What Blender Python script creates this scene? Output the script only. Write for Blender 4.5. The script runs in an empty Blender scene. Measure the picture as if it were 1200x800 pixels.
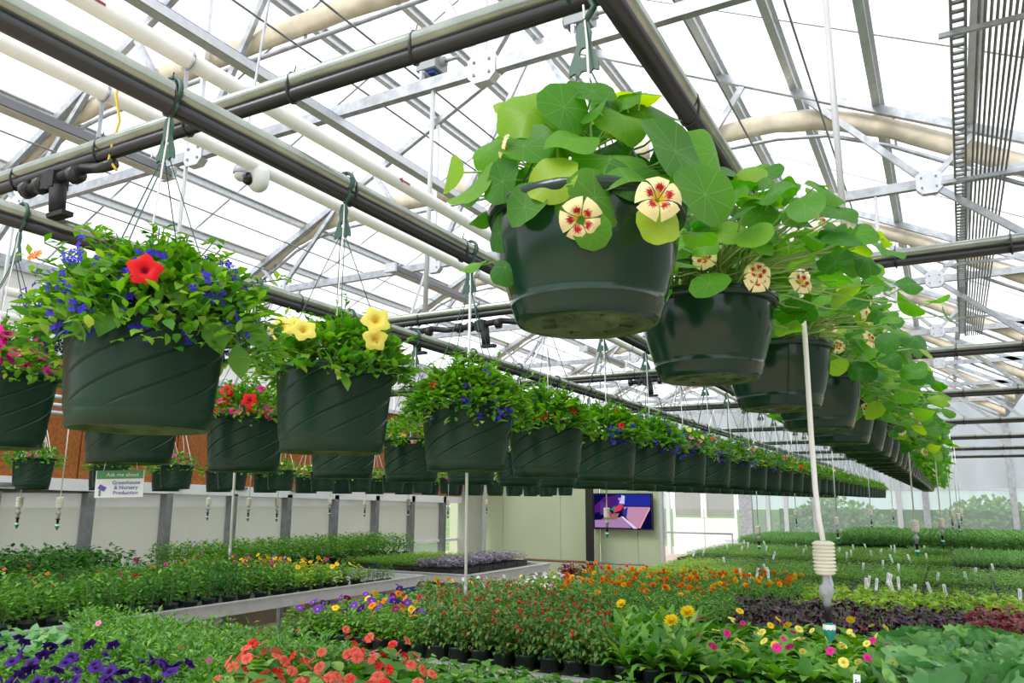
import bpy, math, random
from mathutils import Vector, Matrix
from math import pi, sin, cos, tan, atan2, sqrt, radians

S = bpy.context.scene
COL = S.collection
H = 1.6                                   # eye height above the floor; all builders work relative to the eye

# ------------------------------------------------------------------ camera
cam = bpy.data.cameras.new('camera')
cam.sensor_width = 36.0
cam.lens = 913.0 / 1200.0 * 36.0
cam.clip_start = 0.05
cam.clip_end = 400
camo = bpy.data.objects.new('camera', cam)
COL.objects.link(camo)
vY = Vector((510.0, -188.0, -913.0)).normalized()
vX = Vector((1700.0, 176.0, 913.0))
vX = (vX - vY * vX.dot(vY)).normalized()
vZ = vX.cross(vY)
camo.matrix_world = Matrix((vX, vY, vZ)).to_4x4()
S.camera = camo

# ------------------------------------------------------------------ sky, sun, exposure
w = bpy.data.worlds.new('sky'); S.world = w; w.use_nodes = True
nt = w.node_tree; nt.nodes.clear()
out = nt.nodes.new('ShaderNodeOutputWorld'); bg = nt.nodes.new('ShaderNodeBackground')
tc = nt.nodes.new('ShaderNodeTexCoord'); sx = nt.nodes.new('ShaderNodeSeparateXYZ')
cr = nt.nodes.new('ShaderNodeValToRGB')
cr.color_ramp.elements[0].position = 0.0; cr.color_ramp.elements[0].color = (0.80, 0.86, 0.93, 1)
cr.color_ramp.elements[1].position = 0.5; cr.color_ramp.elements[1].color = (0.97, 0.98, 1.0, 1)
nt.links.new(tc.outputs['Generated'], sx.inputs[0]); nt.links.new(sx.outputs['Z'], cr.inputs[0])
nt.links.new(cr.outputs[0], bg.inputs[0]); bg.inputs[1].default_value = 1.35
nt.links.new(bg.outputs[0], out.inputs[0])
sun = bpy.data.lights.new('sun', 'SUN'); sun.energy = 2.4; sun.angle = radians(25); sun.color = (1, 0.98, 0.94)
suno = bpy.data.objects.new('sun', sun); COL.objects.link(suno)
suno.rotation_euler = (radians(38), radians(-18), 0)
S.view_settings.view_transform = 'Standard'
S.view_settings.look = 'None'
S.view_settings.exposure = 0.55
S.view_settings.gamma = 1.0
S.view_settings.use_curve_mapping = False
S.cycles.transparent_max_bounces = 16
S.cycles.max_bounces = 6

R = random.Random(7)
U = R.uniform

# ------------------------------------------------------------------ materials
MATS = {}
def newmat(name):
    m = bpy.data.materials.new(name); m.use_nodes = True
    t = m.node_tree; t.nodes.clear()
    o = t.nodes.new('ShaderNodeOutputMaterial')
    MATS[name] = m
    return m, t, o
def plain(name, col, rough=0.5, metal=0.0, spec=0.5, noise=0.0, nscale=20.0, bump=0.0, coat=0.0):
    m, t, o = newmat(name)
    p = t.nodes.new('ShaderNodeBsdfPrincipled')
    p.inputs['Roughness'].default_value = rough
    p.inputs['Metallic'].default_value = metal
    p.inputs['Specular IOR Level'].default_value = spec
    p.inputs['Coat Weight'].default_value = coat
    p.inputs['Base Color'].default_value = (*col, 1)
    if noise or bump:
        c = t.nodes.new('ShaderNodeTexCoord'); n = t.nodes.new('ShaderNodeTexNoise')
        n.inputs['Scale'].default_value = nscale; n.inputs['Detail'].default_value = 4
        t.links.new(c.outputs['Object'], n.inputs['Vector'])
        if noise:
            r = t.nodes.new('ShaderNodeValToRGB')
            r.color_ramp.elements[0].position = 0.3; r.color_ramp.elements[1].position = 0.7
            r.color_ramp.elements[0].color = (*[max(0, v * (1 - noise)) for v in col], 1)
            r.color_ramp.elements[1].color = (*[min(1, v * (1 + noise)) for v in col], 1)
            t.links.new(n.outputs['Fac'], r.inputs[0]); t.links.new(r.outputs[0], p.inputs['Base Color'])
        if bump:
            b = t.nodes.new('ShaderNodeBump'); b.inputs['Strength'].default_value = bump
            b.inputs['Distance'].default_value = 0.01
            t.links.new(n.outputs['Fac'], b.inputs['Height']); t.links.new(b.outputs[0], p.inputs['Normal'])
    t.links.new(p.outputs[0], o.inputs[0])
    return m
def leafmat(name, c1, c2, c3=None, trans=0.35, rough=0.45, veins=False):
    m, t, o = newmat(name)
    g = t.nodes.new('ShaderNodeNewGeometry'); oi = t.nodes.new('ShaderNodeObjectInfo')
    ad = t.nodes.new('ShaderNodeMath'); ad.operation = 'ADD'
    fr = t.nodes.new('ShaderNodeMath'); fr.operation = 'FRACT'
    t.links.new(g.outputs['Random Per Island'], ad.inputs[0]); t.links.new(oi.outputs['Random'], ad.inputs[1])
    t.links.new(ad.outputs[0], fr.inputs[0])
    r = t.nodes.new('ShaderNodeValToRGB')
    r.color_ramp.elements[0].color = (*c1, 1); r.color_ramp.elements[1].color = (*c2, 1)
    if c3:
        e = r.color_ramp.elements.new(0.85); e.color = (*c2, 1); r.color_ramp.elements[-1].color = (*c3, 1)
    t.links.new(fr.outputs[0], r.inputs[0])
    colout = r.outputs[0]
    if veins:
        uv = t.nodes.new('ShaderNodeUVMap')
        vs = t.nodes.new('ShaderNodeVectorMath'); vs.operation = 'SUBTRACT'; vs.inputs[1].default_value = (0.5, 0.5, 0)
        sp = t.nodes.new('ShaderNodeSeparateXYZ')
        at = t.nodes.new('ShaderNodeMath'); at.operation = 'ARCTAN2'
        mu = t.nodes.new('ShaderNodeMath'); mu.operation = 'MULTIPLY'; mu.inputs[1].default_value = 4.5
        co = t.nodes.new('ShaderNodeMath'); co.operation = 'COSINE'
        ab = t.nodes.new('ShaderNodeMath'); ab.operation = 'ABSOLUTE'
        le = t.nodes.new('ShaderNodeVectorMath'); le.operation = 'LENGTH'
        ma = t.nodes.new('ShaderNodeMath'); ma.operation = 'MULTIPLY_ADD'; ma.inputs[1].default_value = -0.04; ma.inputs[2].default_value = 1.0
        # threshold: vein narrower (in angle) further out
        di = t.nodes.new('ShaderNodeMath'); di.operation = 'MULTIPLY'
        lt = t.nodes.new('ShaderNodeMath'); lt.operation = 'LESS_THAN'; lt.inputs[1].default_value = 0.028
        t.links.new(uv.outputs[0], vs.inputs[0]); t.links.new(vs.outputs[0], sp.inputs[0]); t.links.new(vs.outputs[0], le.inputs[0])
        t.links.new(sp.outputs['Y'], at.inputs[0]); t.links.new(sp.outputs['X'], at.inputs[1])
        t.links.new(at.outputs[0], mu.inputs[0]); t.links.new(mu.outputs[0], co.inputs[0]); t.links.new(co.outputs[0], ab.inputs[0])
        t.links.new(ab.outputs[0], di.inputs[0]); t.links.new(le.outputs['Value'], di.inputs[1])
        t.links.new(di.outputs[0], lt.inputs[0])
        mx = t.nodes.new('ShaderNodeMix'); mx.data_type = 'RGBA'
        sc = t.nodes.new('ShaderNodeMath'); sc.operation = 'MULTIPLY'; sc.inputs[1].default_value = 0.13
        t.links.new(lt.outputs[0], sc.inputs[0]); t.links.new(sc.outputs[0], mx.inputs[0])
        t.links.new(colout, mx.inputs[6]); mx.inputs[7].default_value = (0.55, 0.75, 0.38, 1)
        colout = mx.outputs[2]
    p = t.nodes.new('ShaderNodeBsdfPrincipled'); p.inputs['Roughness'].default_value = rough
    p.inputs['Specular IOR Level'].default_value = 0.35
    tr = t.nodes.new('ShaderNodeBsdfTranslucent')
    hs = t.nodes.new('ShaderNodeHueSaturation'); hs.inputs['Saturation'].default_value = 1.15; hs.inputs['Value'].default_value = 1.7
    t.links.new(colout, p.inputs['Base Color']); t.links.new(colout, hs.inputs['Color']); t.links.new(hs.outputs[0], tr.inputs[0])
    mx2 = t.nodes.new('ShaderNodeMixShader'); mx2.inputs[0].default_value = trans
    t.links.new(p.outputs[0], mx2.inputs[1]); t.links.new(tr.outputs[0], mx2.inputs[2]); t.links.new(mx2.outputs[0], o.inputs[0])
    return m
def petal(name, cin, cout, pos=0.25, width=0.15, trans=0.25, streak=None):
    # radial colouring of the petals: uv centre = flower eye
    m, t, o = newmat(name)
    uv = t.nodes.new('ShaderNodeUVMap')
    vs = t.nodes.new('ShaderNodeVectorMath'); vs.operation = 'SUBTRACT'; vs.inputs[1].default_value = (0.5, 0.5, 0)
    le = t.nodes.new('ShaderNodeVectorMath'); le.operation = 'LENGTH'
    t.links.new(uv.outputs[0], vs.inputs[0]); t.links.new(vs.outputs[0], le.inputs[0])
    fac = le.outputs['Value']
    r = t.nodes.new('ShaderNodeValToRGB')
    r.color_ramp.elements[0].position = pos; r.color_ramp.elements[0].color = (*cin, 1)
    r.color_ramp.elements[1].position = pos + width; r.color_ramp.elements[1].color = (*cout, 1)
    t.links.new(fac, r.inputs[0]); c = r.outputs[0]
    if streak:
        sp = t.nodes.new('ShaderNodeSeparateXYZ'); t.links.new(vs.outputs[0], sp.inputs[0])
        at = t.nodes.new('ShaderNodeMath'); at.operation = 'ARCTAN2'
        t.links.new(sp.outputs['Y'], at.inputs[0]); t.links.new(sp.outputs['X'], at.inputs[1])
        cb = t.nodes.new('ShaderNodeCombineXYZ')
        s1 = t.nodes.new('ShaderNodeMath'); s1.operation = 'MULTIPLY'; s1.inputs[1].default_value = 15.0
        s2 = t.nodes.new('ShaderNodeMath'); s2.operation = 'MULTIPLY'; s2.inputs[1].default_value = 5.0
        t.links.new(at.outputs[0], s1.inputs[0]); t.links.new(fac, s2.inputs[0])
        t.links.new(s1.outputs[0], cb.inputs[0]); t.links.new(s2.outputs[0], cb.inputs[1])
        n = t.nodes.new('ShaderNodeTexNoise'); n.inputs['Scale'].default_value = 1.6
        t.links.new(cb.outputs[0], n.inputs['Vector'])
        # blotch strongest mid petal: 5 blotches
        k = t.nodes.new('ShaderNodeMath'); k.operation = 'MULTIPLY'; k.inputs[1].default_value = 2.5
        kc = t.nodes.new('ShaderNodeMath'); kc.operation = 'COSINE'
        ka = t.nodes.new('ShaderNodeMath'); ka.operation = 'ABSOLUTE'
        t.links.new(at.outputs[0], k.inputs[0]); t.links.new(k.outputs[0], kc.inputs[0]); t.links.new(kc.outputs[0], ka.inputs[0])
        # value = noise + cos*.45 - |r-.24|*2.2
        rr = t.nodes.new('ShaderNodeMath'); rr.operation = 'SUBTRACT'; rr.inputs[1].default_value = 0.22
        ra = t.nodes.new('ShaderNodeMath'); ra.operation = 'ABSOLUTE'
        rm = t.nodes.new('ShaderNodeMath'); rm.operation = 'MULTIPLY'; rm.inputs[1].default_value = -2.6
        t.links.new(fac, rr.inputs[0]); t.links.new(rr.outputs[0], ra.inputs[0]); t.links.new(ra.outputs[0], rm.inputs[0])
        a1 = t.nodes.new('ShaderNodeMath'); a1.operation = 'MULTIPLY_ADD'; a1.inputs[1].default_value = 0.42
        t.links.new(ka.outputs[0], a1.inputs[0]); t.links.new(n.outputs['Fac'], a1.inputs[2])
        a2 = t.nodes.new('ShaderNodeMath'); a2.operation = 'ADD'
        t.links.new(a1.outputs[0], a2.inputs[0]); t.links.new(rm.outputs[0], a2.inputs[1])
        gt = t.nodes.new('ShaderNodeMath'); gt.operation = 'GREATER_THAN'; gt.inputs[1].default_value = 0.68
        t.links.new(a2.outputs[0], gt.inputs[0])
        mx = t.nodes.new('ShaderNodeMix'); mx.data_type = 'RGBA'
        t.links.new(gt.outputs[0], mx.inputs[0]); t.links.new(c, mx.inputs[6]); mx.inputs[7].default_value = (*streak, 1)
        c = mx.outputs[2]
    p = t.nodes.new('ShaderNodeBsdfPrincipled'); p.inputs['Roughness'].default_value = 0.6
    p.inputs['Specular IOR Level'].default_value = 0.2
    tr = t.nodes.new('ShaderNodeBsdfTranslucent')
    t.links.new(c, p.inputs['Base Color']); t.links.new(c, tr.inputs[0])
    mx2 = t.nodes.new('ShaderNodeMixShader'); mx2.inputs[0].default_value = trans
    t.links.new(p.outputs[0], mx2.inputs[1]); t.links.new(tr.outputs[0], mx2.inputs[2]); t.links.new(mx2.outputs[0], o.inputs[0])
    return m
def sheet(name, tint, clear, kind='Translucent', dcol=(0.9, 0.92, 0.92), lines=0.0):
    m, t, o = newmat(name)
    a = t.nodes.new('ShaderNodeBsdfTransparent'); a.inputs[0].default_value = (*tint, 1)
    b = t.nodes.new('ShaderNodeBsdf' + kind); b.inputs[0].default_value = (*dcol, 1)
    d = t.nodes.new('ShaderNodeBsdfDiffuse'); d.inputs[0].default_value = (*dcol, 1)
    m1 = t.nodes.new('ShaderNodeMixShader'); m1.inputs[0].default_value = 0.4
    m2 = t.nodes.new('ShaderNodeMixShader'); m2.inputs[0].default_value = 1 - clear
    t.links.new(b.outputs[0], m1.inputs[1]); t.links.new(d.outputs[0], m1.inputs[2])
    t.links.new(a.outputs[0], m2.inputs[1]); t.links.new(m1.outputs[0], m2.inputs[2]); t.links.new(m2.outputs[0], o.inputs[0])
    if lines:
        c = t.nodes.new('ShaderNodeTexCoord'); mp = t.nodes.new('ShaderNodeMapping'); mp.inputs['Scale'].default_value = (1.2, 1.2, 0.25)
        n = t.nodes.new('ShaderNodeTexNoise'); n.inputs['Scale'].default_value = 2.2; n.inputs['Detail'].default_value = 3
        t.links.new(c.outputs['Object'], mp.inputs[0]); t.links.new(mp.outputs[0], n.inputs['Vector'])
        r = t.nodes.new('ShaderNodeMath'); r.operation = 'MULTIPLY_ADD'; r.inputs[1].default_value = lines; r.inputs[2].default_value = 1 - clear - lines / 2
        t.links.new(n.outputs['Fac'], r.inputs[0]); t.links.new(r.outputs[0], m2.inputs[0])
    return m
def emit(name, col, s=1.0):
    m, t, o = newmat(name)
    e = t.nodes.new('ShaderNodeEmission'); e.inputs[0].default_value = (*col, 1); e.inputs[1].default_value = s
    t.links.new(e.outputs[0], o.inputs[0]); return m

STEEL = plain('galvanised steel', (0.42, 0.44, 0.47), 0.42, 0.6, noise=0.22, nscale=14)
STEELD = plain('dull steel rail', (0.24, 0.25, 0.26), 0.45, 0.5, noise=0.2, nscale=9)
ALU = plain('pale aluminium', (0.62, 0.64, 0.67), 0.35, 0.55, noise=0.08)
PIPEG = plain('greenish conduit', (0.30, 0.33, 0.29), 0.24, 0.75, noise=0.15, nscale=12)
WHITE = plain('white paint', (0.78, 0.79, 0.80), 0.4)
RODW = plain('pale rod paint', (0.55, 0.56, 0.58), 0.45)
WHITEP = plain('white pvc pipe', (0.84, 0.84, 0.82), 0.35, noise=0.04)
BLACK = plain('black polythene', (0.018, 0.018, 0.02), 0.32)
BLACKM = plain('matt black', (0.012, 0.012, 0.014), 0.7)
GREYP = plain('grey plastic', (0.34, 0.36, 0.38), 0.5)
CREAM = plain('cream plastic', (0.72, 0.68, 0.56), 0.5)
GREENP = plain('green nozzle', (0.0, 0.22, 0.15), 0.35)
HOOKG = plain('dark green hook', (0.035, 0.10, 0.075), 0.45)
POTG = plain('glossy green pot', (0.006, 0.026, 0.015), 0.16, spec=0.38, noise=0.2, nscale=5)
POTS = plain('satin green pot', (0.009, 0.034, 0.019), 0.30, spec=0.28, noise=0.2, nscale=9)
POTB = plain('pot underside', (0.045, 0.075, 0.02), 0.45, noise=0.6, nscale=28)
POTK = plain('nursery pot', (0.012, 0.03, 0.022), 0.45)
SOIL = plain('potting soil', (0.035, 0.022, 0.014), 0.95, noise=0.5, nscale=90, bump=0.6)
CURT = plain('folded shade cloth', (0.66, 0.58, 0.45), 0.8, noise=0.16, nscale=7, bump=0.4)
CURTE = plain('white curtain edge', (0.74, 0.73, 0.70), 0.7)
PAD = plain('orange cooling pad', (0.34, 0.105, 0.018), 0.85, noise=0.3, nscale=30, bump=0.8)
CONC = plain('tan concrete', (0.42, 0.34, 0.25), 0.75, noise=0.2, nscale=3)
GWALL = plain('pale green board', (0.40, 0.47, 0.31), 0.6, noise=0.03, nscale=2)
BLUEP = plain('blue paint', (0.01, 0.05, 0.22), 0.5)
REDP = plain('dark red', (0.25, 0.01, 0.03), 0.6)
BROWN = plain('brown rail', (0.16, 0.07, 0.04), 0.5)
BENCHM = plain('bench mesh', (0.35, 0.34, 0.32), 0.6, 0.3, noise=0.3, nscale=40)
REDC = plain('red clip', (0.35, 0.01, 0.01), 0.4)
YELC = plain('yellow cord', (0.75, 0.52, 0.03), 0.5)
BLUEC = plain('blue cord', (0.02, 0.10, 0.42), 0.5)
LAMP = plain('lamp housing', (0.20, 0.20, 0.22), 0.35, 0.5)
LAMPC = plain('lamp cover', (0.55, 0.53, 0.50), 0.25)
LENS = plain('dark lens', (0.01, 0.01, 0.012), 0.1)
LABELW = plain('white plant label', (0.82, 0.83, 0.84), 0.5)
GRASS = plain('grass outside', (0.10, 0.17, 0.05), 0.9, noise=0.4, nscale=0.8)
TRAY = plain('black seed tray', (0.012, 0.012, 0.012), 0.5)
CARD = plain('blue printed box', (0.015, 0.05, 0.2), 0.5)
INK = plain('black ink', (0.02, 0.02, 0.03), 0.6)
SIGNW = plain('sign white', (0.80, 0.82, 0.84), 0.4)
SIGNG = plain('sign green', (0.07, 0.28, 0.08), 0.4)
SIGNP = plain('sign purple', (0.10, 0.08, 0.40), 0.4)
POLYR = sheet('clear roof sheet', (0.97, 0.98, 1.0), 0.80, dcol=(0.95, 0.96, 0.97))
POLYW = sheet('hazy wall sheet', (0.78, 0.84, 0.80), 0.70, dcol=(0.48, 0.51, 0.51), lines=0.25)
POLYU = sheet('grey upper wall sheet', (0.86, 0.88, 0.90), 0.40, dcol=(0.50, 0.52, 0.54), lines=0.3)
POLYL = sheet('milky side sheet', (0.80, 0.82, 0.80), 0.32, dcol=(0.52, 0.52, 0.49), lines=0.25)
CURTW = sheet('white side curtain', (0.9, 0.9, 0.9), 0.12, dcol=(0.82, 0.82, 0.83))

LN = leafmat('nasturtium leaf', (0.035, 0.17, 0.016), (0.13, 0.35, 0.025), (0.36, 0.52, 0.04), 0.52, 0.42, veins=True)
LNS = plain('nasturtium stem', (0.30, 0.44, 0.12), 0.5)
LP = leafmat('petunia leaf', (0.06, 0.22, 0.02), (0.17, 0.38, 0.05), None, 0.35)
LF = leafmat('fine foliage', (0.04, 0.17, 0.015), (0.18, 0.38, 0.04), (0.38, 0.50, 0.09), 0.35)
LD = leafmat('dark green foliage', (0.018, 0.09, 0.012), (0.06, 0.22, 0.025), None, 0.25)
LB = leafmat('mid green foliage', (0.04, 0.17, 0.018), (0.15, 0.35, 0.04), (0.28, 0.46, 0.09), 0.3)
LY = leafmat('lime foliage', (0.16, 0.34, 0.02), (0.38, 0.52, 0.06), None, 0.35)
LPU = leafmat('dark purple foliage', (0.022, 0.010, 0.020), (0.075, 0.032, 0.055), (0.12, 0.05, 0.07), 0.15, 0.4)
LR = leafmat('dark red foliage', (0.10, 0.01, 0.02), (0.28, 0.03, 0.06), None, 0.25)
LK = leafmat('blue green leaf', (0.06, 0.23, 0.05), (0.20, 0.39, 0.16), (0.24, 0.50, 0.07), 0.25, 0.4)
LG = leafmat('grassy foliage', (0.07, 0.20, 0.04), (0.20, 0.38, 0.11), None, 0.3)
LL = leafmat('pale purple seedling leaf', (0.12, 0.08, 0.14), (0.42, 0.38, 0.48), (0.10, 0.18, 0.06), 0.2)
LFU = leafmat('fuchsia leaf', (0.035, 0.14, 0.02), (0.14, 0.28, 0.05), (0.28, 0.19, 0.08), 0.3)
STEM = plain('green stem', (0.12, 0.24, 0.05), 0.6)
PNAS = petal('cream petal streaked red', (0.85, 0.60, 0.05), (0.90, 0.78, 0.42), 0.10, 0.1, 0.25, streak=(0.45, 0.01, 0.02))
PYEL = petal('soft yellow petal', (0.75, 0.50, 0.03), (0.90, 0.78, 0.16), 0.05, 0.2)
PRED = petal('red petal', (0.25, 0.0, 0.04), (0.80, 0.015, 0.02), 0.05, 0.12)
PBLU = petal('blue petal', (0.6, 0.6, 0.9), (0.055, 0.03, 0.55), 0.03, 0.06)
PMAG = petal('magenta petal', (0.4, 0.0, 0.12), (0.80, 0.02, 0.30), 0.05, 0.15)
PPUR = petal('deep purple petal', (0.008, 0.0, 0.03), (0.05, 0.008, 0.20), 0.08, 0.2)
PORA = petal('orange petal', (0.7, 0.12, 0.0), (0.95, 0.25, 0.01), 0.1, 0.3)
PGOL = petal('golden petal', (0.9, 0.45, 0.0), (0.95, 0.62, 0.02), 0.1, 0.3)
PDAI = petal('bright yellow petal', (0.9, 0.6, 0.0), (0.95, 0.78, 0.03), 0.1, 0.3)
PCOR = petal('coral petal', (0.8, 0.1, 0.05), (0.88, 0.14, 0.11), 0.1, 0.3)
PPAN = petal('violet pansy petal', (0.85, 0.6, 0.02), (0.16, 0.03, 0.42), 0.08, 0.06)
PMAR = petal('maroon pansy petal', (0.7, 0.4, 0.02), (0.25, 0.01, 0.06), 0.07, 0.06)
PWHI = petal('white petal', (0.8, 0.7, 0.1), (0.80, 0.78, 0.85), 0.08, 0.08)
PLIL = petal('lilac petal', (0.8, 0.7, 0.2), (0.60, 0.35, 0.75), 0.08, 0.08)
PPIN = petal('pink petal', (0.7, 0.2, 0.3), (0.88, 0.28, 0.45), 0.08, 0.15)

# ------------------------------------------------------------------ mesh helpers
class MB:
    def __init__(s): s.v = []; s.f = []; s.mi = []; s.uv = []; s.sm = []
    def add(s, vs, fs, mi=0, uvs=None, smooth=True):
        b = len(s.v); s.v += [tuple(v) for v in vs]
        s.uv += (uvs if uvs else [(0.5, 0.5)] * len(vs))
        for f in fs: s.f.append(tuple(i + b for i in f)); s.mi.append(mi); s.sm.append(smooth)
    def box(s, c, d, mi=0, rot=None):
        x, y, z = d[0] / 2, d[1] / 2, d[2] / 2
        vs = [Vector((a * x, b * y, e * z)) for a in (-1, 1) for b in (-1, 1) for e in (-1, 1)]
        if rot: vs = [rot @ v for v in vs]
        c = Vector(c)
        s.add([v + c for v in vs], [(0, 1, 3, 2), (4, 6, 7, 5), (0, 4, 5, 1), (2, 3, 7, 6), (0, 2, 6, 4), (1, 5, 7, 3)], mi, None, False)
    def tube(s, pts, r, n=8, mi=0, caps=True):
        pts = [Vector(p) for p in pts]; rs = r if isinstance(r, (list, tuple)) else [r] * len(pts)
        vs = []; prev = None
        for i, p in enumerate(pts):
            d = (pts[min(i + 1, len(pts) - 1)] - pts[max(i - 1, 0)])
            d = d.normalized() if d.length > 1e-9 else Vector((0, 0, 1))
            if prev is None:
                a = d.cross(Vector((0, 0, 1)) if abs(d.z) < 0.9 else Vector((1, 0, 0))).normalized()
            else:
                a = prev - d * prev.dot(d)
                a = a.normalized() if a.length > 1e-6 else d.orthogonal().normalized()
            prev = a; b = d.cross(a)
            for k in range(n):
                t = 2 * pi * k / n; vs.append(p + (a * cos(t) + b * sin(t)) * rs[i])
        fs = []
        for i in range(len(pts) - 1):
            for k in range(n):
                k2 = (k + 1) % n; fs.append((i * n + k, i * n + k2, (i + 1) * n + k2, (i + 1) * n + k))
        if caps: fs.append(tuple(range(n - 1, -1, -1))); fs.append(tuple((len(pts) - 1) * n + k for k in range(n)))
        s.add(vs, fs, mi)
    def bar(s, a, b, wd, ht, mi=0):         # rectangular bar from a to b; wd sideways, ht in the upright plane
        a = Vector(a); b = Vector(b); d = (b - a); L = d.length; d.normalize()
        up = Vector((0, 0, 1)) if abs(d.z) < 0.95 else Vector((1, 0, 0))
        sd = d.cross(up).normalized(); u = sd.cross(d)
        rot = Matrix((sd, d, u)).transposed()
        s.box((a + b) / 2, (wd, L, ht), mi, rot)
    def lathe(s, prof, n=32, mi=0, c=(0, 0, 0)):
        vs = []; m = len(prof)
        for k in range(n):
            t = 2 * pi * k / n
            for r, z in prof: vs.append((c[0] + r * cos(t), c[1] + r * sin(t), c[2] + z))
        fs = [(k * m + i, ((k + 1) % n) * m + i, ((k + 1) % n) * m + i + 1, k * m + i + 1) for k in range(n) for i in range(m - 1)]
        s.add(vs, fs, mi)
    def leaf(s, base, dirv, nor, L, W, bend=0.3, fold=0.15, seg=3, mi=0):
        base = Vector(base); d = Vector(dirv).normalized(); nor = Vector(nor)
        sd = d.cross(nor)
        if sd.length < 1e-4: sd = d.orthogonal()
        sd.normalize(); n = sd.cross(d).normalized()
        vs = [base]; uvs = [(0.5, 0)]; p = base.copy()
        prof = {2: (1.0,), 3: (0.85, 0.8), 4: (0.7, 1.0, 0.7)}[seg]
        for i in range(1, seg):
            t = i / seg; a = bend * t
            dd = (d * cos(a) - n * sin(a))
            p = p + dd * (L / seg); wv = W / 2 * prof[i - 1]
            up = n * cos(a) + d * sin(a)
            vs += [p - sd * wv + up * wv * fold * 2, p, p + sd * wv + up * wv * fold * 2]
            uvs += [(0, t), (0.5, t), (1, t)]
        a = bend * 1.3; p = p + (d * cos(a) - n * sin(a)) * (L / seg)
        vs.append(p); uvs.append((0.5, 1))
        fs = [(0, 2, 1), (0, 3, 2)]
        for i in range(seg - 2):
            o = 1 + 3 * i; fs += [(o, o + 1, o + 4, o + 3), (o + 1, o + 2, o + 5, o + 4)]
        o = 1 + 3 * (seg - 2); e = len(vs) - 1
        fs += [(o, o + 1, e), (o + 1, o + 2, e)]
        s.add(vs, fs, mi, uvs)
    def disc(s, M, rad=1.0, n=16, lobes=9, lob=0.06, cup=0.18, rings=3, mi=0, seed=0, notch=0.0):
        rr = random.Random(seed); ph = rr.uniform(0, 6); wav = rr.uniform(0.07, 0.20) * (1 if cup >= 0 else .8); q = rr.choice((2, 3))
        vs = [M @ Vector((0, 0, 0))]; uvs = [(0.5, 0.5)]
        for j in range(1, rings + 1):
            f = j / rings
            for k in range(n):
                t = 2 * pi * k / n
                r = rad * f * (1 + lob * f * cos(lobes * t) + 0.08 * f * cos(t + ph))
                z = -cup * f * f * rad * (1 + 0.5 * cos(2 * t + ph)) + wav * rad * f * f * sin(q * t + ph * 2)
                vs.append(M @ Vector((r * cos(t), r * sin(t), z))); uvs.append((0.5 + 0.5 * f * cos(t), 0.5 + 0.5 * f * sin(t)))
        fs = [(0, 1 + k, 1 + (k + 1) % n) for k in range(n)]
        for j in range(rings - 1):
            for k in range(n):
                a = 1 + j * n + k; b = 1 + j * n + (k + 1) % n
                fs.append((a, a + n, b + n, b))
        s.add(vs, fs, mi, uvs)
    def build(s, name, mats, parent=None, obj=True):
        me = bpy.data.meshes.new(name); me.from_pydata(s.v, [], s.f)
        for m in (mats if isinstance(mats, (list, tuple)) else [mats]): me.materials.append(m)
        me.polygons.foreach_set('material_index', s.mi); me.polygons.foreach_set('use_smooth', s.sm)
        ul = me.uv_layers.new(name='UVMap'); lv = [0] * len(me.loops); me.loops.foreach_get('vertex_index', lv)
        fl = []
        for i in lv: fl += s.uv[i]
        ul.data.foreach_set('uv', fl); me.update()
        if not obj: return me
        return link(name, me, parent)
STUFF = {'foliage', 'stems', 'lobelia_flowers', 'seedlings', 'buds', 'lettering'}
def link(name, me, parent=None, mw=None):
    o = bpy.data.objects.new(name, me); COL.objects.link(o)
    if parent: o.parent = parent
    if mw is not None: o.matrix_local = mw
    if name in STUFF: o['kind'] = 'stuff'
    return o
def tag(o, label=None, cat=None, group=None, kind=None):
    if label: o['label'] = label
    if cat: o['category'] = cat
    if group: o['group'] = group
    if kind: o['kind'] = kind
    return o
def empty(name, loc=(0, 0, 0), rz=0.0):
    o = bpy.data.objects.new(name, None); COL.objects.link(o); o.location = loc; o.rotation_euler = (0, 0, rz)
    o.empty_display_size = 0.05
    return o
def frame(pos, nor, roll=0.0, scale=1.0, tip=0.0):
    n = Vector(nor).normalized(); q = n.to_track_quat('Z', 'Y')
    return Matrix.Translation(pos) @ q.to_matrix().to_4x4() @ Matrix.Rotation(roll, 4, 'Z') @ Matrix.Scale(scale, 4)
ORD = ['first', 'second', 'third', 'fourth', 'fifth', 'sixth', 'seventh', 'eighth', 'ninth', 'tenth', 'eleventh', 'twelfth']

# ================================================================== SETTING
X0, X1, YF = -8.1, 1.6, 24.0
FL = -H
mb = MB(); mb.box((-3, 9, FL - 0.05), (22, 38, 0.1)); fl = mb.build('floor', CONC); tag(fl, kind='structure')
mb = MB(); mb.box((0, 40, FL - 0.4), (300, 300, 0.1)); tag(mb.build('ground', GRASS), 'wide grass field outside the greenhouse', kind='structure')

TRY = [3.48, 6.5, 9.53, 12.56, 15.6, 18.6, 21.6]
ROOFY = [-2.5, 0.45] + TRY + [YF]
RX, RZ, SL = -3.3, 4.72, 0.5
def roofz(x):
    if x > 1.5: return 2.32 + SL * (x - 1.5)
    return RZ - SL * abs(x - RX)
ceil = empty('ceiling'); tag(ceil, kind='structure')
pur = [RX + 0.62 * k for k in range(8)]; pur[-1] = 1.5
purl = [2 * RX - x for x in pur]
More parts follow.
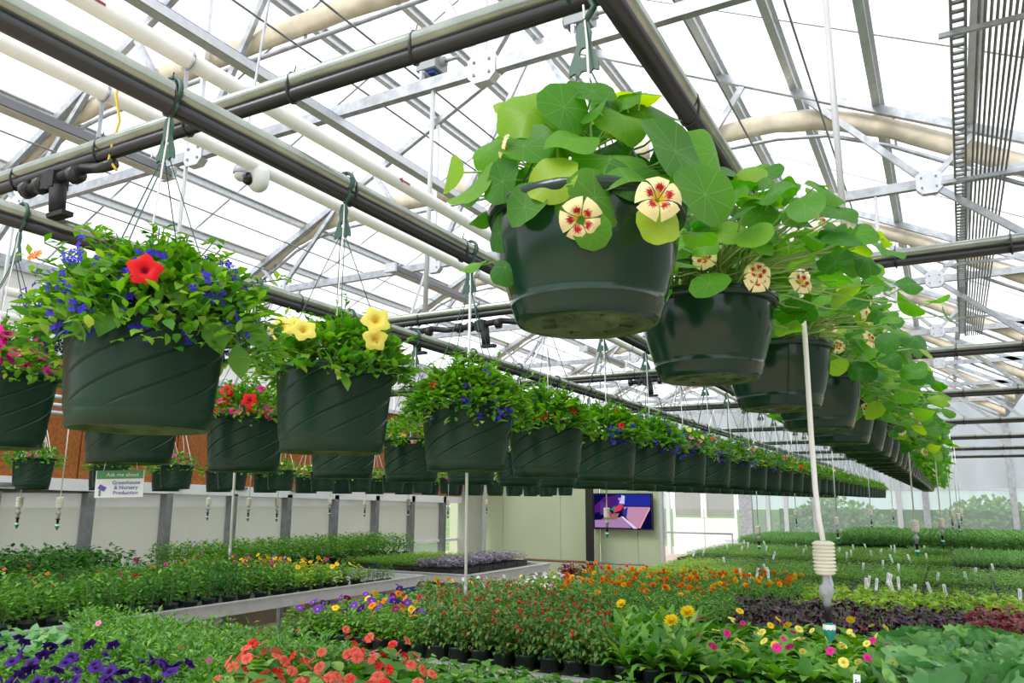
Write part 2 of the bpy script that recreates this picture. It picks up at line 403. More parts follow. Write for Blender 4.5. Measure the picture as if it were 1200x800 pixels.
# panes
xs = sorted(set([round(v, 3) for v in purl + pur])) + [2.9, 4.3, 5.7]
pane_cache = {}
for i in range(len(ROOFY) - 1):
    y0, y1 = ROOFY[i] + 0.02, ROOFY[i + 1] - 0.02
    for j in range(len(xs) - 1):
        a, b = xs[j] + 0.012, xs[j + 1] - 0.012
        if b <= 1.6 or True:
            z0, z1 = roofz(a) + 0.06, roofz(b) + 0.06
            if xs[j] < 1.5 <= xs[j + 1]: z1 = 2.38
            m = MB(); vs = [(a, y0, z0), (b, y0, z1), (b, y1, z1), (a, y1, z0), (a, y0, z0 + .01), (b, y0, z1 + .01), (b, y1, z1 + .01), (a, y1, z0 + .01)]
            m.add(vs, [(0, 3, 2, 1)], 0, None, False)
            m.build('pane', POLYR, ceil)

# roof purlins (run the length of the house)
for k, x in enumerate(sorted(purl[1:-1] + pur[1:-1] + [RX])):
    m = MB(); z = roofz(x) - 0.0
    m.box((x, 10.5, z), (0.035, 27, 0.075)); m.box((x + 0.022, 10.5, z + 0.03), (0.05, 27, 0.012)); m.box((x - 0.022, 10.5, z - 0.034), (0.04, 27, 0.01))
    o = m.build('purlin', ALU)
    side = 'left' if x < RX - .1 else ('right' if x > RX + .1 else 'ridge')
    if side == 'ridge': lab = 'pale aluminium ridge purlin along the roof peak'
    else:
        n = round(abs(x - RX) / 0.62)
        lab = f'pale aluminium roof purlin, {ORD[n-1]} below the ridge on the {side} slope'
    tag(o, lab, 'roof purlin', 'roof purlins')
# thin glazing bars between trusses, across the slope
gb = empty('trim_1'); tag(gb, kind='structure')
for i in range(len(ROOFY) - 1):
    for t in (1 / 3, 2 / 3):
        y = ROOFY[i] + (ROOFY[i + 1] - ROOFY[i]) * t
        for (a, b) in (((X0, y, roofz(X0) + .05), (RX, y, RZ + .05)), ((RX, y, RZ + .05), (1.5, y, roofz(1.5) + .05))):
            m = MB(); m.bar(a, b, 0.022, 0.022); m.build('glazing_bar', ALU, gb)
# gutters
for x, s, l in ((1.5, 'right', 'grey galvanised rain gutter along the right roof valley'), (X0, 'left', 'grey galvanised rain gutter along the left eave')):
    m = MB(); m.box((x, 10.5, 2.24), (0.22, 27, 0.02)); m.box((x - .11, 10.5, 2.3), (0.01, 27, 0.13)); m.box((x + .11, 10.5, 2.3), (0.01, 27, 0.13))
    m.build('rain_gutter', STEEL, ceil)

# trusses
CZ = 2.41
def truss(y, k):
    root = empty('roof_truss', (0, y, 0))
    def part(name, a, b, wd=0.045, ht=0.07, mat=STEEL):
        m = MB(); m.bar((a[0], 0, a[1]), (b[0], 0, b[1]), wd, ht); return m.build(name, mat, root)
    part('bottom_chord', (X0 + .1, CZ), (1.5, CZ), 0.05, 0.075)
    part('rafter', (X0 + .05, roofz(X0) - .06), (RX, RZ - .08), 0.05, 0.07)
    part('rafter', (RX, RZ - .08), (1.45, roofz(1.45) - .06), 0.05, 0.07)
    for sgn in (1, -1):
        g = lambda x: RX + sgn * (x - RX)
        part('web_brace', (g(-2.1), CZ), (g(RX + .05), RZ - .15), 0.035, 0.05)
        part('web_brace', (g(-2.1), CZ), (g(-1.25), roofz(-1.25) - .1), 0.035, 0.05)
        part('web_brace', (g(.1), CZ), (g(-.75), roofz(-.75) - .1), 0.035, 0.05)
        part('web_brace', (g(.1), CZ), (g(.45), roofz(.45) - .08), 0.03, 0.04)
        part('knee_brace', (g(.1), CZ - .0), (g(1.42), 1.25), 0.035, 0.05)
        part('web_post', (g(-2.1), CZ), (g(-2.1), roofz(-2.1) - .1), 0.03, 0.03, ALU)
        for gx in (-2.1, .1):
            m = MB(); c = g(gx); vs = []
            for e in (-0.032, 0.032):
                for kx, kz in ((-.09, -.05), (-.05, -.09), (.05, -.09), (.09, -.05), (.09, .06), (.04, .1), (-.04, .1), (-.09, .06)):
                    vs.append((c + kx, e, CZ + kz))
            m.add(vs, [tuple(range(7, -1, -1)), tuple(range(8, 16))] + [(i, (i + 1) % 8, 8 + (i + 1) % 8, 8 + i) for i in range(8)], 0, None, False)
            gp = m.build('gusset_plate', ALU, root)
            m = MB()
            for kx, kz in ((-.05, -.04), (.05, -.04), (-.05, .04), (.05, .04)): m.box((c + kx, 0, CZ + kz), (.014, .08, .014))
            m.build('bolts', STEELD, gp)['kind'] = 'stuff'
    m = MB(); m.box((RX, 0, RZ - .14), (.34, .07, .12)); m.build('ridge_plate', ALU, root)
    where = ['nearest of the row overhead', 'second from the front'] + [ORD[i] + ' from the front' for i in range(2, 8)]
    tag(root, f'galvanised steel roof truss with W webs, {where[k]}', 'roof truss', 'roof trusses')
for k, y in enumerate(TRY): truss(y, k)

# curtain bundles under the trusses
CP = [(-7.95, 2.3), (-7.1, 2.76), (-6.55, 3.06), (-6.2, 3.18), (-5.7, 3.23), (-4, 3.24), (-3.3, 3.24), (-2, 3.24), (-1.0, 3.23), (-.6, 3.17), (-.15, 2.98), (.67, 2.5), (1.4, 2.1)]
for k, y in enumerate(TRY):
    r2 = random.Random(k + 40)
    m = MB(); n = 10; pts = []
    for i in range(len(CP) - 1):
        for t in range(4):
            f = t / 4; pts.append((CP[i][0] * (1 - f) + CP[i + 1][0] * f, CP[i][1] * (1 - f) + CP[i + 1][1] * f))
    pts.append(CP[-1])
    vs = []
    for (x, z) in pts:
        a = 0.055 + r2.uniform(-.006, .012); b = 0.085 + r2.uniform(-.012, .012)
        for q in range(n):
            t = 2 * pi * q / n; rr = 1 + 0.12 * sin(q * 2.7 + x * 3)
            vs.append((x, y + 0.09 + a * cos(t) * rr, z + b * sin(t) * rr - .01))
    fs = [(i * n + q, i * n + (q + 1) % n, (i + 1) * n + (q + 1) % n, (i + 1) * n + q) for i in range(len(pts) - 1) for q in range(n)]
    m.add(vs, fs, 0)
    root = empty('shade_curtain', (0, 0, 0))
    m.build('cloth_bundle', CURT, root)
    m = MB(); m.tube([(x, y + .07, z - .17) for x, z in CP], 0.018, 8); m.build('curtain_tube', STEEL, root)
    m = MB(); m.tube([(x, y + .12, z + .085) for x, z in CP], 0.02, 6); m.build('edge_band', CURTE, root)
    for x, z in ((-6.9, 2.86), (-5.2, 3.23), (-3.6, 3.24), (-1.6, 3.23), (-.1, 2.95)):
        m = MB(); m.bar((x, y + .09, z - .17), (x, y + .09, z + .1), 0.012, 0.02); m.build('clamp', STEELD, root)
    tag(root, f'beige folded shade cloth bundle arching below the {ORD[k]} truss', 'shade cloth', 'gathered shade cloths')

# longitudinal support wires and rails
for k, x in enumerate([-7.3, -6.5, -5.6, -4.0, -3.0, -2.6, -1.0, -0.5]):
    m = MB(); m.tube([(x, -1, 2.52), (x, 23.6, 2.52)], 0.007, 5, caps=False)
    tag(m.build('support_wire', STEELD), 'thin grey curtain support wire running the length of the house overhead', 'wire', 'curtain support wires')
m = MB(); m.box((-3.1, 11, 2.26), (.05, 24, .012)); m.box((-3.13, 11, 2.28), (.008, 24, .05)); m.box((-3.07, 11, 2.28), (.008, 24, .05))
cable = m.build('cable_channel', ALU)
tag(cable, 'silver cable channel overhead with a blue cord lying along it', 'cable tray')
m = MB(); m.tube([(-3.09, -1, 2.32), (-3.08, 4, 2.31), (-3.1, 12, 2.32), (-3.1, 23, 2.32)], 0.008, 5); m.build('cord', BLUEC, cable)
# dark drive rail + bundle of lines to the right
ld = empty('cable_ladder'); tag(ld, 'dark slotted cable ladder running away overhead at right', 'cable ladder')
for dx in (-.03, .03):
    m = MB(); m.bar((.235 + dx, 2.6, 2.3), (.40 + dx * 1.3, 12.4, 2.3), .012, .05); m.build('side_rail', STEELD, ld)
for i in range(120):
    y = 2.65 + i * .081; x = .235 + (y - 2.6) / 9.8 * .165
    m = MB() if i == 0 else m
    if i == 0: m.box((0, 0, 0), (.06, .022, .012)); rung = m.build('rung', STEELD, None, obj=False)
    link('rung', rung, ld, Matrix.Translation((x, y, 2.3)))
for i in range(9):
    x = .33 + i * .026
    m = MB(); m.tube([(x, 2.6, 2.28), (x + .10 - i * .001, 12.4, 2.28)], .0075, 6)
    tag(m.build('conduit', STEELD), 'thin grey conduit in the bundle beside the cable ladder overhead', 'conduit', 'conduit bundle at upper right')
for y in (4.05, 6.1, 8.4, 11.0):
    m = MB(); m.bar((.17, y, 2.25), (.75, y, 2.25), .02, .025)
    tag(m.build('conduit_bracket', STEEL), 'short grey cross bracket carrying the conduit bundle', 'bracket', 'conduit brackets')

# ------------------------------------------------------------------ pipes
def ties(m, p, q, step, r):
    p = Vector(p); q = Vector(q); n = int((q - p).length / step)
ringcache = {}
def ring_mesh(axis, r1, drop):
    key = (axis, r1)
    if key not in ringcache:
        m = MB(); pts = []
        for k in range(13):
            t = 2 * pi * k / 12
            a, b = cos(t) * (r1 * .95), sin(t) * (r1 + drop * .5) - drop * .5
            pts.append((a, 0, b) if axis == 'Y' else (0, a, b))
        m.tube(pts, 0.0035, 5, caps=False)
        m.tube([pts[3], (pts[3][0] + .003, pts[3][1] + .002, pts[3][2] + .018)], .002, 4)
        ringcache[key] = m.build('cable_tie', BLACK, None, obj=False)
    return ringcache[key]
def waterpipe(name, a, b, axis, r, rh, step, label, cat, group=None, mat=None, phase=0.3):
    root = empty(name); tag(root, label, cat, group)
    m = MB(); m.tube([a, b], r, 16); m.build('steel_pipe', mat or PIPEG, root)
    if rh:
        dz = -(r + rh) * .96; a2 = (a[0], a[1], a[2] + dz); b2 = (b[0], b[1], b[2] + dz)
        m = MB(); m.tube([a2, b2], rh, 12); m.build('drip_hose', BLACK, root)
        L = (Vector(b) - Vector(a)).length; t = phase
        rm = ring_mesh(axis, r + .003, 2 * rh)
        while t < min(L, 14):
            link('cable_tie', rm, root, Matrix.Translation(Vector(a).lerp(Vector(b), t / L))); t += step * (0.85 + 0.3 * R.random())
    return root
PZ = 0.805
waterpipe('irrigation_pipe', (-.40, -.6, PZ + .02), (-.40, 22, PZ + .02), 'Y', .021, .019, .62, 'greenish steel pipe with black hose strapped below, above the nasturtium row', 'pipe')
waterpipe('irrigation_pipe', (-1.30, -.6, PZ), (-1.30, 22, PZ), 'Y', .0195, .0165, .62, 'greenish steel pipe with black hose carrying the middle basket row', 'pipe', phase=.95)
waterpipe('irrigation_pipe', (-2.27, -.6, PZ), (-2.27, 22, PZ), 'Y', .0195, .0165, .62, 'greenish steel pipe with black hose carrying the left basket row', 'pipe')
for i, x in enumerate((-5.5, -5.75, -6.0)):
    waterpipe('hanging_rail', (x, 1.5, .70 - .03 * i), (x, 12.3, .70 - .03 * i), 'Y', .017, 0, 1, ['grey rail carrying the small baskets before the cooling pads, topmost', 'grey rail behind the small baskets, middle of three', 'grey rail nearest the cooling pads, lowest of three'][i], 'pipe', mat=STEEL)
TY = [1.27, 3.46, 5.88, 8.23, 11.2, 14.0, 17.0, 20.0]
TZ = 1.0
for k, y in enumerate(TY):
    waterpipe('cross_pipe', (-7.9, y, TZ), (1.6, y, TZ), 'X', .021, .017, .42, f'greenish cross pipe with black hose, {ORD[k]} of those spanning the house', 'pipe', 'cross pipes')
for (x, z, l) in ((-1.78, 1.22, 'white pipe overhead with a red arrow'), (-2.16, 1.22, 'white pipe overhead carrying the dome camera')):
    p = waterpipe('heating_pipe', (x, -.6, z), (x, 22, z), 'Y', .026, 0, 1, l, 'pipe', mat=WHITEP)
    if x > -2:
        for yy in (1.0, 2.3, 3.6):
            m = MB(); m.add([(x + .0265, yy, z + .004), (x + .0265, yy + .05, z + .004), (x + .0265, yy + .05, z - .004), (x + .0265, yy, z - .004)], [(0, 1, 2, 3)], 0)
            m.add([(x + .0268, yy, z + .011), (x + .0268, yy, z - .011), (x + .0268, yy - .022, z)], [(0, 1, 2)], 0)
            m.build('arrow_mark', REDC, p)
    for yy in (1.27, 3.46, 5.88, 8.23):
        m = MB(); m.tube([(x + .03 * cos(t), yy + .05, z + .03 * sin(t)) for t in [i * pi / 5 for i in range(11)]], .004, 5)
        m.bar((x, yy + .05, z - .03), (x, yy + .05, TZ + .02), .012, .003); m.build('pipe_clip', STEEL, p)
waterpipe('heating_pipe', (-7.0, 0, 1.75), (-7.0, 22, 1.75), 'Y', .04, 0, 1, 'white pipe running along above the left side wall', 'pipe', mat=WHITEP)
waterpipe('heating_pipe', (-6.6, 0, 1.45), (-6.6, 22, 1.45), 'Y', .03, 0, 1, 'thin white pipe lowest along the left side', 'pipe', mat=WHITEP)
# hanger posts between trusses and cross pipes
for k, (ty, py) in enumerate(((3.48, 3.46), (6.5, 5.88), (9.53, 8.23), (12.56, 11.2), (15.6, 14.0), (18.6, 17.0))):
    for x in (-6.75, -4.6, -2.45, -.28):
        m = MB(); m.tube([(x, ty, CZ - .03), (x, py, TZ + .02)], .014, 8)
        tag(m.build('hanger_rod', RODW), 'slim white hanger rod between a roof truss and its cross pipe', 'rod', 'white hanger rods')
# sagging white rods in view between middle rows
# LED bars
for k, (y0, y1) in enumerate(((1.9, 3.42), (6.02, 7.5), (10.85, 12.56))):
    root = empty('grow_light', (-4.7, y0, 2.27))
    L = y1 - y0
    m = MB(); m.box((0, L / 2, 0), (.11, L, .035)); m.box((-.03, L / 2, .03), (.02, L, .03)); m.box((.03, L / 2, .03), (.02, L, .03)); m.build('housing', LAMP, root)
    m = MB(); m.box((0, L / 2, -.022), (.085, L - .04, .01)); m.build('diffuser', LAMPC, root)
    for e in (0, L):
        m = MB(); m.box((0, e, .01), (.13, .03, .09)); m.build('end_cap', ALU, root)
    for e in (.15, L - .15):
        m = MB(); m.tube([(0, e, .03), (0, e, .12)], .006, 6); m.build('bracket', STEEL, root)
    tag(root, ['grey linear grow light bar, nearest at upper left', 'grey linear grow light bar left of the large nasturtium basket', 'grey linear grow light bar farthest, below the large nasturtium pot'][k], 'light')
# dome camera and sensor
root = empty('dome_camera', (-2.16, 1.95, 1.215))
m = MB(); m.lathe([(0, 0), (.035, -.0), (.04, -.02), (.04, -.055), (.033, -.075), (.018, -.088), (0, -.092)], 24); m.build('housing', WHITE, root)
m = MB(); m.lathe([(0, .022), (.016, .02), (.024, 0.008), (.026, 0)], 20); o = m.build('lens', LENS, root)
o.matrix_local = frame((-.012, -.036, -.05), (-.3, -1, -.35))
tag(root, 'white dome security camera with a black lens under the white pipe', 'camera')
root = empty('dome_sensor', (-2.45, 2.12, 1.32))
m = MB(); m.lathe([(0, .03), (.03, .03), (.036, .01), (.034, 0)], 20); m.build('base', GREYP, root)
m = MB(); m.lathe([(.03, 0), (.028, -.018), (.014, -.03), (0, -.033)], 20); m.build('dome', LAMPC, root)
m = MB(); m.tube([(0, 0, .03), (0, 0, .1), (0, .1, 1.07)], .006, 6); m.build('stem', STEEL, root)
tag(root, 'small clear dome sensor hanging left of the dome camera', 'sensor')
# gear motors on first truss
for (x, y, l) in ((-2.55, 3.6, 'grey motor box with blue base on the truss, left'), (-1.55, 3.6, 'grey motor box with blue base on the truss, right')):
    root = empty('gear_motor', (x, y, 2.62))
    m = MB(); m.box((0, 0, 0), (.14, .14, .10)); m.tube([(-.1, 0, .01), (.1, 0, .01)], .03, 12); m.build('housing', GREYP, root)
    m = MB(); m.box((0, 0, -.06), (.1, .1, .03)); m.build('base', BLUEP, root)
    m = MB(); m.tube([(.1, 0, .01), (.2, 0, .01)], .012, 8); m.build('shaft', STEEL, root)
    m = MB(); m.bar((0, -.1, -.09), (0, -.1, -.2), .03, .02); m.bar((0, -.1, -.09), (0, .05, -.09), .03, .012); m.build('bracket', STEEL, root)
    tag(root, l, 'motor')
# solenoid valves below cross pipes
def valve(x, y, z, label):
    root = empty('water_valve', (x, y - .005, z))
    m = MB(); m.tube([(-.15, 0, 0), (.13, 0, .015)], .017, 12); m.lathe([(.026, -.03), (.026, .03)], 14, 0, (0, 0, 0)); m.box((0, 0, 0), (.06, .05, .05)); m.build('body', BLACKM, root)
    m = MB(); m.tube([(.02, 0, -.02), (.03, 0, -.10)], [.024, .022], 12); m.box((.045, 0, -.112), (.08, .035, .014)); m.build('solenoid', BLACKM, root)
    for xx in (-.15, -.08, .09):
        m = MB(); m.tube([(xx, 0, 0.002), (xx + .025, 0, .004)], .027, 12); m.build('union_nut', BLACK, root)
    m = MB(); m.tube([(.13, 0, .015), (.22, 0, .0), (.28, 0, .0)], .016, 8); m.build('pipe_stub', BLACK, root)
    tag(root, label, 'valve', 'water valves')
valve(-2.26, 1.27, .925, 'black plastic water valve under the nearest cross pipe')
valve(-2.52, 3.46, .90, 'black plastic water valve under the second cross pipe, left')
valve(-2.08, 3.46, .90, 'black plastic water valve under the second cross pipe beside the drop hoses')
valve(-2.0, 5.88, .92, 'black plastic water valve under the third cross pipe')
# yellow cord
m = MB(); m.tube([(-1.97, 1.25, 1.19), (-1.985, 1.25, 1.13), (-1.97, 1.26, 1.05), (-1.99, 1.26, .99), (-2.0, 1.26, .94), (-1.96, 1.26, .9)], .004, 6)
tag(m.build('cord', YELC), 'short yellow cord hanging by the nearest cross pipe', 'cord')

# ------------------------------------------------------------------ left wall (cooling pads)
wl = empty('wall_left'); tag(wl, kind='structure')
YL0, YL1 = -1.5, 12.5
def wbox(name, mat, c, d):
    m = MB(); m.box(c, d); return m.build(name, mat, wl)
XW = -8.0
m = MB(); m.add([(XW + .1, YL0, .31), (XW + .1, YL1, .045), (XW + .1, YL1, -.07), (XW + .1, YL0, .185), (XW - .08, YL0, .31), (XW - .08, YL1, .045), (XW - .08, YL1, -.07), (XW - .08, YL0, .185)],
      [(0, 1, 2, 3), (7, 6, 5, 4), (4, 5, 1, 0), (3, 2, 6, 7), (1, 5, 6, 2), (4, 0, 3, 7)], 0, None, False)
m.build('ledge_beam', WHITE, wl)
y = YL0; k = 0
while y < YL1 - .2:
    wbox('cooling_pad', PAD, (XW - .05, y + .295, .72), (.1 + .006 * (k % 2), .585, 1.36)); y += .6; k += 1
wbox('pad_channel', ALU, (XW, (YL0 + YL1) / 2, 1.42), (.14, YL1 - YL0, .06))
y = YL0
while y < YL1:
    wbox('side_curtain', CURTW, (XW - .02, y + .75, 1.88), (.01, 1.47, .86)); y += 1.5
wbox('curtain_roll', CURTE, (XW + .05, (YL0 + YL1) / 2, 1.75), (.07, YL1 - YL0, .07))
wbox('curb', CONC, (XW, (YL0 + YL1) / 2, FL + .1), (.15, YL1 - YL0, .2))
wbox('sill_rail', WHITE, (XW, (YL0 + YL1) / 2, -.72), (.06, YL1 - YL0, .05))
ps = [YL0 + .96 * i for i in range(15)]
for i, y in enumerate(ps):
    if y > 2 and i % 3 == 2: pass
    m = MB(); m.box((XW + .04, y, (-1.4 + .15) / 2 - .1), (.12, .09, 1.55)); m.bar((XW + .12, y, .12), (XW + .12, y + .16, .12), .03, .03)
    m.build('wall_post', STEELD, wl)
    if i < 14:
        m = MB(); m.box((XW, y + .48, -.28), (.012, .86, .84)); m.build('pane', POLYL, wl)
        m = MB(); m.box((XW, y + .48, -1.05), (.012, .86, .6)); m.build('pane', POLYW, wl)
# corner strip and green partition wall
part = empty('wall_partition'); tag(part, kind='structure')
m = MB(); m.box((-7.75, 12.55, .3), (.5, .05, 3.8)); m.build('corner_sheet', POLYL, part)
m = MB(); m.box((-7.48, 12.6, .3), (.06, .08, 3.8)); m.build('corner_post', ALU, part)
GY = 13.2
for x0, x1 in ((-8.6, -7.4), (-7.4, -6.2), (-6.2, -5.45)):
    m = MB(); m.box(((x0 + x1) / 2, GY, -.5), (x1 - x0 - .006, .05, 2.2)); m.build('panel', GWALL, part)
for x0, x1 in ((-5.45, -4.75), (-4.75, -4.33)):
    m = MB(); m.box(((x0 + x1) / 2, GY + .05, -.5), (x1 - x0 - .006, .04, 2.2)); m.build('panel', GWALL, part)
m = MB(); m.box((-6.5, GY, .62), (4.3, .08, .06)); m.build('top_rail', ALU, part)
m = MB(); m.box((-4.3, GY, -.3), (.05, .1, 2.6)); m.build('end_post', ALU, part)
# banner-like black post and television
root = empty('display_stand', (-5.5, GY - .32, FL))
m = MB(); m.box((0, 0, .95), (.13, .06, 1.9)); m.build('column', BLACKM, root)
m = MB(); m.box((0, 0, .015), (.5, .4, .03)); m.build('foot', BLACKM, root)
tag(root, 'narrow black upright column standing at the left edge of the screen', 'stand')
TW, TH = 1.09, .62; TX, TZc = -4.98, -.19
tv = empty('television', (TX, GY - .09, TZc))
m = MB(); m.box((0, .02, 0), (TW, .05, TH)); m.build('bezel', BLACKM, tv)
def scr(name, col, pts, dy, s=0.5):
    m = MB(); m.add([(p[0] * TW / 2, -.006 - dy * .0006, p[1] * TH / 2) for p in pts], [tuple(range(len(pts)))], 0, None, False); return m.build(name, emit('screen ' + name + str(dy), col, s), tvs)
m = MB(); m.box((0, -.004, 0), (TW * .97, .004, TH * .94)); tvs = m.build('screen', emit('screen night', (.004, .004, .05), .6), tv)
scr('picture_area', (.02, .03, .35), [(-.2, .3), (.95, .3), (.95, .92), (-.2, .92)], 1, .6)
scr('picture_area', (.10, .015, .22), [(-.95, -.1), (-.2, .1), (-.2, .9), (-.6, .8), (-.95, .3)], 2, .5)
scr('picture_area', (.42, .25, .48), [(-.95, -.9), (.3, -.9), (.0, -.3), (-.5, -.45), (-.95, -.5)], 3, .6)
scr('picture_area', (.55, .28, .42), [(.05, .25), (.92, .25), (.92, .1), (.55, -.9), (.38, -.9), (.1, -.25)], 4, .65)
scr('picture_area', (.75, .6, .85), [(-.05, -.28), (.03, -.28), (.5, -.93), (.36, -.93)], 5, .7)
scr('picture_area', (.35, .15, .12), [(-.75, -.5), (-.2, -.45), (-.1, -.1), (-.45, -.15)], 6, .6)
scr('picture_area', (.01, .3, .12), [(-.4, .1), (-.25, .3), (-.2, .2), (-.3, 0)], 7, .6)
scr('picture_area', (.6, .05, .1), [(-.3, -.1), (-.05, .05), (.05, .3), (-.05, .45), (-.25, .2)], 8, .7)
scr('picture_area', (.5, .6, .85), [(-.1, .45), (0, .9), (.1, .85), (.08, .4)], 9, .7)
scr('picture_area', (.75, .2, .22), [(-.12, .62), (-.02, .62), (-.02, .74), (-.12, .74)], 11, .8)
scr('picture_area', (.08, .02, .10), [(-.02, .2), (.02, -.25), (.08, -.25), (.06, .2)], 12, .5)
scr('picture_area', (.12, .04, .30), [(-.75, -.2), (-.5, -.2), (-.5, .5), (-.75, .5)], 13, .5)
scr('picture_area', (.35, .05, .10), [(-.55, -.35), (-.38, -.3), (-.36, -.05), (-.5, -.08)], 14, .7)
scr('picture_area', (.8, .35, .4), [(.92, .25), (.94, .18), (.60, -.9), (.55, -.9)], 15, .7)
scr('picture_area', (.02, .05, .4), [(.05, .1), (.2, .25), (.15, -.3), (.02, -.2)], 10, .6)
tag(tv, 'wall television showing a night street scene in blue and pink', 'television')
# handrail
root = empty('handrail', (-5.55, GY - .5, FL))
m = MB(); m.tube([(-1.15, 0, .56), (.05, 0, .56)], .02, 8); m.build('top_bar', BROWN, root)
m = MB(); m.tube([(.05, 0, .56), (1.1, 0, .56)], .02, 8); m.build('grey_bar', STEELD, root)
for x in (-1.15, .05, 1.1):
    m = MB(); m.tube([(x, 0, .56), (x, 0, 0)], .018, 8); m.build('post', STEELD, root)
tag(root, 'low brown and grey handrail before the pale green wall', 'handrail')

# ------------------------------------------------------------------ far wall
wf = empty('wall_back'); tag(wf, kind='structure')
cols = [(-9.6, .1), (-7.6, .12), (-5.25, .38), (-4.6, .1), (-4.1, .12), (-3.3, .14), (-1.15, .13), (-.5, .16), (1.5, .14), (3.5, .14), (5.6, .14)]
for x, wd in cols:
    m = MB(); m.box((x, YF, .6), (wd, .12, 4.4)); m.build('wall_post', STEEL if wd > .13 else ALU, wf)
for i in range(len(cols) - 1):
    x0 = cols[i][0] + cols[i][1] / 2; x1 = cols[i + 1][0] - cols[i + 1][1] / 2
    for z0, z1 in ((-1.15, .3), (.33, 1.35), (1.38, 2.8)):
        if i == 1 and z0 < 0: continue
        m = MB(); m.box(((x0 + x1) / 2, YF + .02, (z0 + z1) / 2), (x1 - x0 + .01, .012, z1 - z0)); m.build('pane', POLYW if z0 < 0 else POLYU, wf)
for z in (-1.16, .32, 1.37, 2.8):
    m = MB(); m.box((-.2, YF, z), (11.4, .08, .05)); m.build('girt', ALU, wf)
m = MB(); m.box((0, YF, -1.4), (10.2, .16, .42)); m.build('curb', WHITE, wf)
# gable glazing
for i in range(6):
    x0 = -8.1 + i * 1.6; x1 = x0 + 1.6
    m = MB(); zz0, zz1 = roofz(x0), roofz(min(x1, 1.5)); vs = [(x0 + .01, YF, 2.83), (x1 - .01, YF, 2.83), (x1 - .01, YF, max(2.84, zz1)), (x0 + .01, YF, max(2.84, zz0))]
    m.add(vs, [(0, 1, 2, 3)], 0, None, False); m.build('pane', POLYR, wf)
    m = MB(); m.box((x1, YF, (2.8 + max(2.9, zz1)) / 2), (.06, .06, max(.1, zz1 - 2.8))); m.build('mullion', ALU, wf)
dr = empty('door_1'); tag(dr, kind='structure')
for k, (x0, x1) in enumerate(((-7.45, -6.5), (-6.48, -5.5))):
    m = MB(); m.box(((x0 + x1) / 2, YF - .02, -1.05), (x1 - x0, .03, 1.08)); leafd = m.build('door_panel', WHITE, dr)
    m = MB(); m.box(((x0 + x1) / 2, YF - .02, .15), (x1 - x0 - .16, .02, 1.2)); m.build('pane', POLYL, dr)
    for xx in (x0 + .04, x1 - .04):
        m = MB(); m.box((xx, YF - .02, .15), (.08, .04, 1.3)); m.build('stile', WHITE, dr)
    m = MB(); m.box(((x0 + x1) / 2, YF - .02, .78), (x1 - x0, .04, .08)); m.build('rail', WHITE, dr)
root = empty('door_rail', (-6.4, YF - 1.6, FL))
m = MB(); m.tube([(-1.1, 0, .7), (1.1, 0, .7)], .02, 8); m.build('bar', STEELD, root)
for x in (-1.1, 1.1):
    m = MB(); m.tube([(x, 0, .7), (x, 0, 0)], .02, 8); m.build('post', STEELD, root)
tag(root, 'grey guard rail in front of the white end doors', 'rail')
# right side: neighbouring bay column line
wr = empty('wall_right'); tag(wr, kind='structure')
for y in [3.48, 6.5]:
    m = MB(); m.box((1.5, y, .35), (.1, .1, 3.9)); m.build('wall_post', STEEL, wr)
m = MB(); m.box((5.75, 11, .4), (.02, 27, 4)); m.build('pane', POLYL, wr)
# hedge outside the far wall
def blob_hedge(x0, x1, y, h, label):
    m = MB(); r2 = random.Random(int(x0 * 7 + 99))
    for i in range(9000):
        x = r2.uniform(x0, x1); z = r2.uniform(0, h) * (0.8 + .2 * sin(x * 1.3)); yy = y + r2.uniform(-.8, .8)
        d = Vector((r2.uniform(-1, 1), r2.uniform(-1, .2), r2.uniform(-.3, 1)))
        m.leaf((x, yy, z + FL - .35), d, (0, -1, .6), .2, .12, .4, .1, 2)
    m.box(((x0 + x1) / 2, y + .2, FL - .35 + h * .4), (x1 - x0, 1.0, h * .8))
    o = m.build('hedge', LB); tag(o, label, 'hedge', kind='stuff')
blob_hedge(-5.5, 14, 31, 2.1, 'blurred green hedge seen through the hazy end wall')

# ================================================================== HANGING BASKETS
# pot meshes
def swirl_pot():
    m = MB(); n = 240; per = 30; ro, ri = .150, .124; h = .2
    zs = [.0, .003, .028, .031, .036] + [.036 + (h - .052) * i / 14 for i in range(1, 15)] + [h - .012]
    vs = []
    for z in zs:
        f = z / h; r = ri + (ro - .008 - ri) * f
        if z == 0: r -= .004
        if .028 <= z <= .032: r += -.0015
        tw = z * 15.5
        for k in range(n):
            g = 0
            if .036 < z < h - .014:
                q = k % per; g = {0: .0035, 1: .0008, per - 1: .0030, per - 2: .0006}.get(q, 0)
            t = 2 * pi * k / n + tw
            vs.append(((r - g) * cos(t), (r - g) * sin(t), z))
    L = len(zs)
    fs = [(j * n + k, j * n + (k + 1) % n, (j + 1) * n + (k + 1) % n, (j + 1) * n + k) for j in range(L - 1) for k in range(n)]
    m.add(vs, fs, 0)
    m.lathe([(ro - .008, h - .012), (ro + .002, h - .012), (ro + .004, h - .003), (ro + .003, h + .003), (ro - .004, h + .005), (ro - .009, h + .002), (ro - .012, h - .02)], 64)
    m.lathe([(ri - .004, 0), (ri - .012, .002), (ri - .02, .01), (.05, .01), (.045, .004), (.02, .006), (0, .006)], 48, 1)
    return m.build('pot', [POTS, POTB], None, obj=False)
